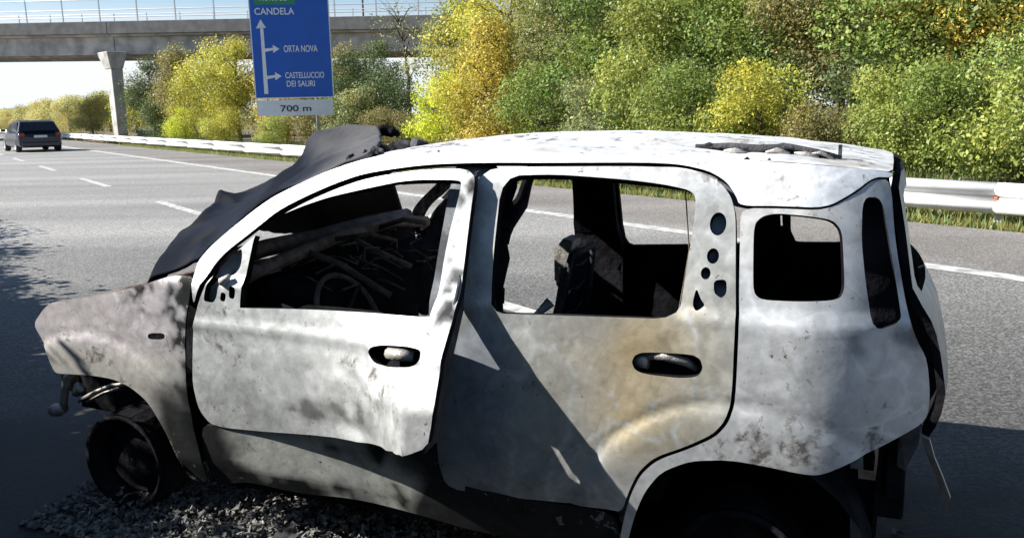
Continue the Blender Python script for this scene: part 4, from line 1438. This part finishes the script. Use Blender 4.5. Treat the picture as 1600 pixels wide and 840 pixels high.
G1 = (0.240, 0.312, 0.072); G2 = (0.180, 0.240, 0.066); G3 = (0.324, 0.372, 0.090); YG = (0.480, 0.462, 0.078); YE = (0.672, 0.504, 0.084); OL = (0.312, 0.282, 0.108); GG = (0.312, 0.342, 0.144); DK = (0.114, 0.156, 0.058); LIME = (0.552, 0.600, 0.060); DRY = (0.552, 0.504, 0.192)
YE = (.52, .43, .085); ORA = (.62, .46, .08)
back = [(-6.05, 40.94, .78, .86, DK, 'dark green'), (-1.9, 36.16, 1.0, .95, GG, 'grey-green'), (-.13, 32.71, 1.05, 1.02, YG, 'yellowing'), (1.92, 29.87, .95, 1.0, GG, 'grey-green'), (3.81, 27.23, 1.0, 1.0, G1, 'mid green'), (5.55, 24.82, 1.0, 1.0, G3, 'light green'), (7.0, 22.8, .95, 1.0, G1, 'mid green'), (8.23, 21.09, .9, 1.0, OL, 'olive brown'), (9.3, 19.61, .95, 1.0, G1, 'mid green'), (10.22, 18.33, .85, 1.0, ORA, 'golden yellow'), (11.03, 17.2, .95, 1.0, G2, 'deep green'), (11.75, 16.2, .95, 1.0, G1, 'mid green')]
where = ['behind the sign side of the roadside wood', 'beside the gap of open sky', 'in the middle of the roadside wood', 'behind the shrubs at the shoulder', 'rising behind the guardrail', 'rising tall behind the guardrail', 'leaning over the guardrail', 'over a dark gap in the thicket', 'above the bright shrubs', 'above the green bank shrubs', 'at the end of the wood', 'past the end of the wood']
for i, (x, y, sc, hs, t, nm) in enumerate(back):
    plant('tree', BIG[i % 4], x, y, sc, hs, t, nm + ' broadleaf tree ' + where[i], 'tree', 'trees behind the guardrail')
# second depth, dark tints standing in for shaded hollows, so no sky shows low down
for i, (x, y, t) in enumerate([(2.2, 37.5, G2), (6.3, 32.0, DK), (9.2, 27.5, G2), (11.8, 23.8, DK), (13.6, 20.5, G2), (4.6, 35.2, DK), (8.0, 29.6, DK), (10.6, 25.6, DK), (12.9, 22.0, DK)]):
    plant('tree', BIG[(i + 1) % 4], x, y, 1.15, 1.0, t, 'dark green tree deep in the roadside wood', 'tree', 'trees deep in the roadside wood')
for i, (x, y) in enumerate([(.6, 30.0), (2.9, 26.6), (5.0, 23.8), (6.8, 21.2), (8.2, 19.4), (9.4, 17.8), (10.6, 16.4)]):  # undergrowth tint darkened to paint the shade between the crowns
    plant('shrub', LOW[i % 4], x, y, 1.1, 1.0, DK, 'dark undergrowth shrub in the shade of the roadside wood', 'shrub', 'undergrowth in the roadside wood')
front = [(-2.3, 28.88, 1.0, 1.15, LIME, LOW, 'bright lime shrub'), (-.71, 26.67, .85, 1.0, YE, MID, 'yellow young tree'), (1.01, 24.28, 1.0, 1.05, G1, LOW, 'green shrub with dark hollows'), (2.3, 22.49, .95, 1.0, GG, LOW, 'grey-green shrub'), (3.28, 21.13, 1.0, 1.15, G3, LOW, 'light green shrub'), (4.49, 19.44, 1.0, 1.05, G1, LOW, 'mid green shrub'), (5.43, 18.14, .9, 1.0, YG, LOW, 'yellow-green shrub'), (6.33, 16.88, .62, 1.0, OL, LOW, 'low brownish bramble'), (7.2, 15.68, .85, 1.0, G3, LOW, 'fresh green shrub'), (7.88, 14.73, .9, 1.05, G1, LOW, 'bushy green shrub'), (8.49, 13.89, .9, 1.1, G3, LOW, 'leafy green shrub'), (9.03, 13.14, .9, 1.1, G1, LOW, 'full green shrub'),
         (-6.07, 34.13, .95, 1.05, GG, LOW, 'dull green shrub'), (-4.47, 31.9, .8, .9, OL, LOW, 'brownish shrub')]
wh2 = ['at the foot of the tall trees', 'standing before the grey-green trees', 'behind the guardrail below a dark gap', 'behind the guardrail between two green shrubs', 'behind the guardrail under the tall green tree', 'crowding the guardrail', 'glowing behind the guardrail', 'in the dark gap behind the guardrail', 'beside the bramble behind the guardrail', 'pressed against the guardrail post', 'spilling towards the guardrail', 'beyond the last guardrail post', 'behind the road sign', 'in shade between sign and wood']
for i, (x, y, sc, hs, t, ms, nm) in enumerate(front):
    plant('shrub' if ms is LOW else 'tree', ms[i % len(ms)], x, y, sc, hs, t, nm + ' ' + wh2[i], 'shrub' if ms is LOW else 'tree', 'plants along the guardrail')
left = [(-25.9, 61.7, 1.15, .95, DK, MID, 'dark green tree standing right beside the overpass pier'), (-21.5, 56.5, 1.15, 1.0, OL, MID, 'olive tree between the pier and the yellow-green trees'), (-17.7, 50.3, 1.15, 1.02, YG, MID, 'yellow-green tree under the overpass railing'), (-14.8, 46.5, 1.1, .98, YG, MID, 'large yellow-green tree left of the road sign'), (-11.6, 44.0, 1.0, 1.0, YE, MID, 'golden tree half hidden by the road sign'), (-8.2, 41.5, 1.0, .95, OL, MID, 'brown-green tree right behind the road sign'), (-6.8, 37.5, .9, .9, DK, MID, 'dark tree to the right of the road sign'), (-23.6, 58.2, 1.1, 1.1, DK, LOW, 'dark thicket at the foot of the tree beside the pier'), (-9.0, 38.6, 1.1, 1.1, OL, LOW, 'dull brown-green shrub filling in under the road sign'), (-5.2, 34.6, 1.1, 1.2, DK, LOW, 'dark shaded shrub to the right of the sign post'), (-20.6, 53.6, .9, .9, LIME, LOW, 'bright yellow shrub low behind the far guardrail'), (-15.0, 44.3, .9, .9, YG, LOW, 'pale shrub at the guardrail left of the sign'), (-11.0, 39.6, .8, .8, G3, LOW, 'green shrub at the guardrail below the sign')]
for i, (x, y, sc, hs, t, ms, lb) in enumerate(left):
    plant('shrub' if ms is LOW else 'tree', ms[i % len(ms)], x, y, sc, hs, t, lb, 'shrub' if ms is LOW else 'tree', 'trees left of the road sign')
# far bank beyond the overpass
k = 0
for s_ in range(82, 330, 9):
    for n_ in (14.5, 19.5 + .02 * s_):
        p = rp(s_ + random.uniform(-2, 2), n_ + random.uniform(-1, 1))
        t = [DRY, YG, DRY, (.22, .21, .06)][k % 4]
        plant('shrub', LOW[k % 4], p.x, p.y, 1.25 + .25 * random.random() + (.6 if n_ > 15 else 0), 1.0, t, 'dry yellow-green scrub bush on the far bank beyond the overpass', 'shrub', 'scrub on the far bank')
        k += 1
plant('tree', SPARSE[0], -5.05, 42.98, 1.15, 1.05, GG, 'thin nearly bare tree against the sky beside the dark trees', 'tree')
plant('tree', SPARSE[0], -34.0, 95.0, 1.2, 1.0, OL, 'spindly tree on the far bank seen under the overpass', 'tree')

# hedge of the central reserve, behind and to the left of the viewpoint (throws the long kerbside shadow)
hl = ['clipped hedge bush of the central reserve']
for k in range(24):
    p = rp(-6.0 + k * 1.25, -2.35 + .05 * math.sin(k * 2.3))
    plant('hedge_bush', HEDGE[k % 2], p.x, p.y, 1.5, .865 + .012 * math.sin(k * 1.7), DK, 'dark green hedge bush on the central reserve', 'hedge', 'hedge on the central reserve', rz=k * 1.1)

# verge grass and weeds behind the guardrail
def blades(name, count, fn, hmin, hmax, tint, seed):
    r = np.random.default_rng(seed)
    s_, n_ = fn(r, count)
    P = np.outer(s_, np.array(ROAD_D)) + np.outer(n_, np.array(ROAD_N)); P[:, 2] = -.03
    h = r.uniform(hmin, hmax, count) * (.5 + .5 * r.random(count)); a = r.random(count) * 6.28
    w = .008 + .010 * r.random(count)
    dx = np.stack([np.cos(a), np.sin(a), np.zeros(count)], 1)
    lean = np.stack([r.normal(size=count) * .35, r.normal(size=count) * .35, np.ones(count)], 1)
    lean /= np.linalg.norm(lean, axis=1, keepdims=True)
    V = np.stack([P - dx * w[:, None], P + dx * w[:, None], P + lean * h[:, None]], 1).reshape(-1, 3)
    me = bpy.data.meshes.new(name)
    me.vertices.add(3 * count); me.vertices.foreach_set('co', V.ravel().astype(np.float32))
    me.loops.add(3 * count); me.loops.foreach_set('vertex_index', np.arange(3 * count, dtype=np.int32))
    me.polygons.add(count); me.polygons.foreach_set('loop_start', np.arange(0, 3 * count, 3, dtype=np.int32)); me.polygons.foreach_set('loop_total', np.full(count, 3, dtype=np.int32))
    me.update(calc_edges=True)
    ca = me.color_attributes.new('Col', 'FLOAT_COLOR', 'POINT')
    v = r.uniform(.7, 1.3, count); hu = r.normal(size=count) * .18
    C = np.ones((3 * count, 4), np.float32); C[:, :3] = np.repeat(np.clip(np.stack([v * (1 + hu), v, v * (1 - .6 * hu)], 1), .1, 2), 3, axis=0)
    ca.data.foreach_set('color', C.ravel())
    me.materials.append(M['leaf'])
    o = bpy.data.objects.new(name, me); COL.objects.link(o); o.color = (*tint, 1)
    return o


def near_strip(r, c):
    s_ = -6 + 60 * r.random(c) ** 1.4
    return s_, 10.42 + 4.2 * r.random(c) ** 1.3


tag(blades('grass', 90000, near_strip, .05, .24, (.25, .27, .085), 5), 'yellowing verge grass along the foot of the guardrail', 'grass', kind='stuff')


def weeds(r, c):
    s_ = -6 + 70 * r.random(c) ** 1.3
    ok = np.sin(s_ * 1.7) + np.sin(s_ * .63 + 1) > -.3
    return np.where(ok, s_, s_ + 1.1), 11.3 + 3.5 * r.random(c)


tag(blades('weeds', 60000, weeds, .2, .65, (.13, .17, .045), 6), 'taller green weeds between guardrail and shrubs', 'weeds', kind='stuff')

# slim pole behind the sign
b = MB(); b.tube([(0, 0, -.3), (0, 0, 12.5)], [.11, .08], 8)
o = b.build('utility_pole', M['char'], None, True); o.location = (-12.6, 66.0 + 10, 0)
tag(o, 'slim dark pole rising behind the right edge of the road sign', 'pole')
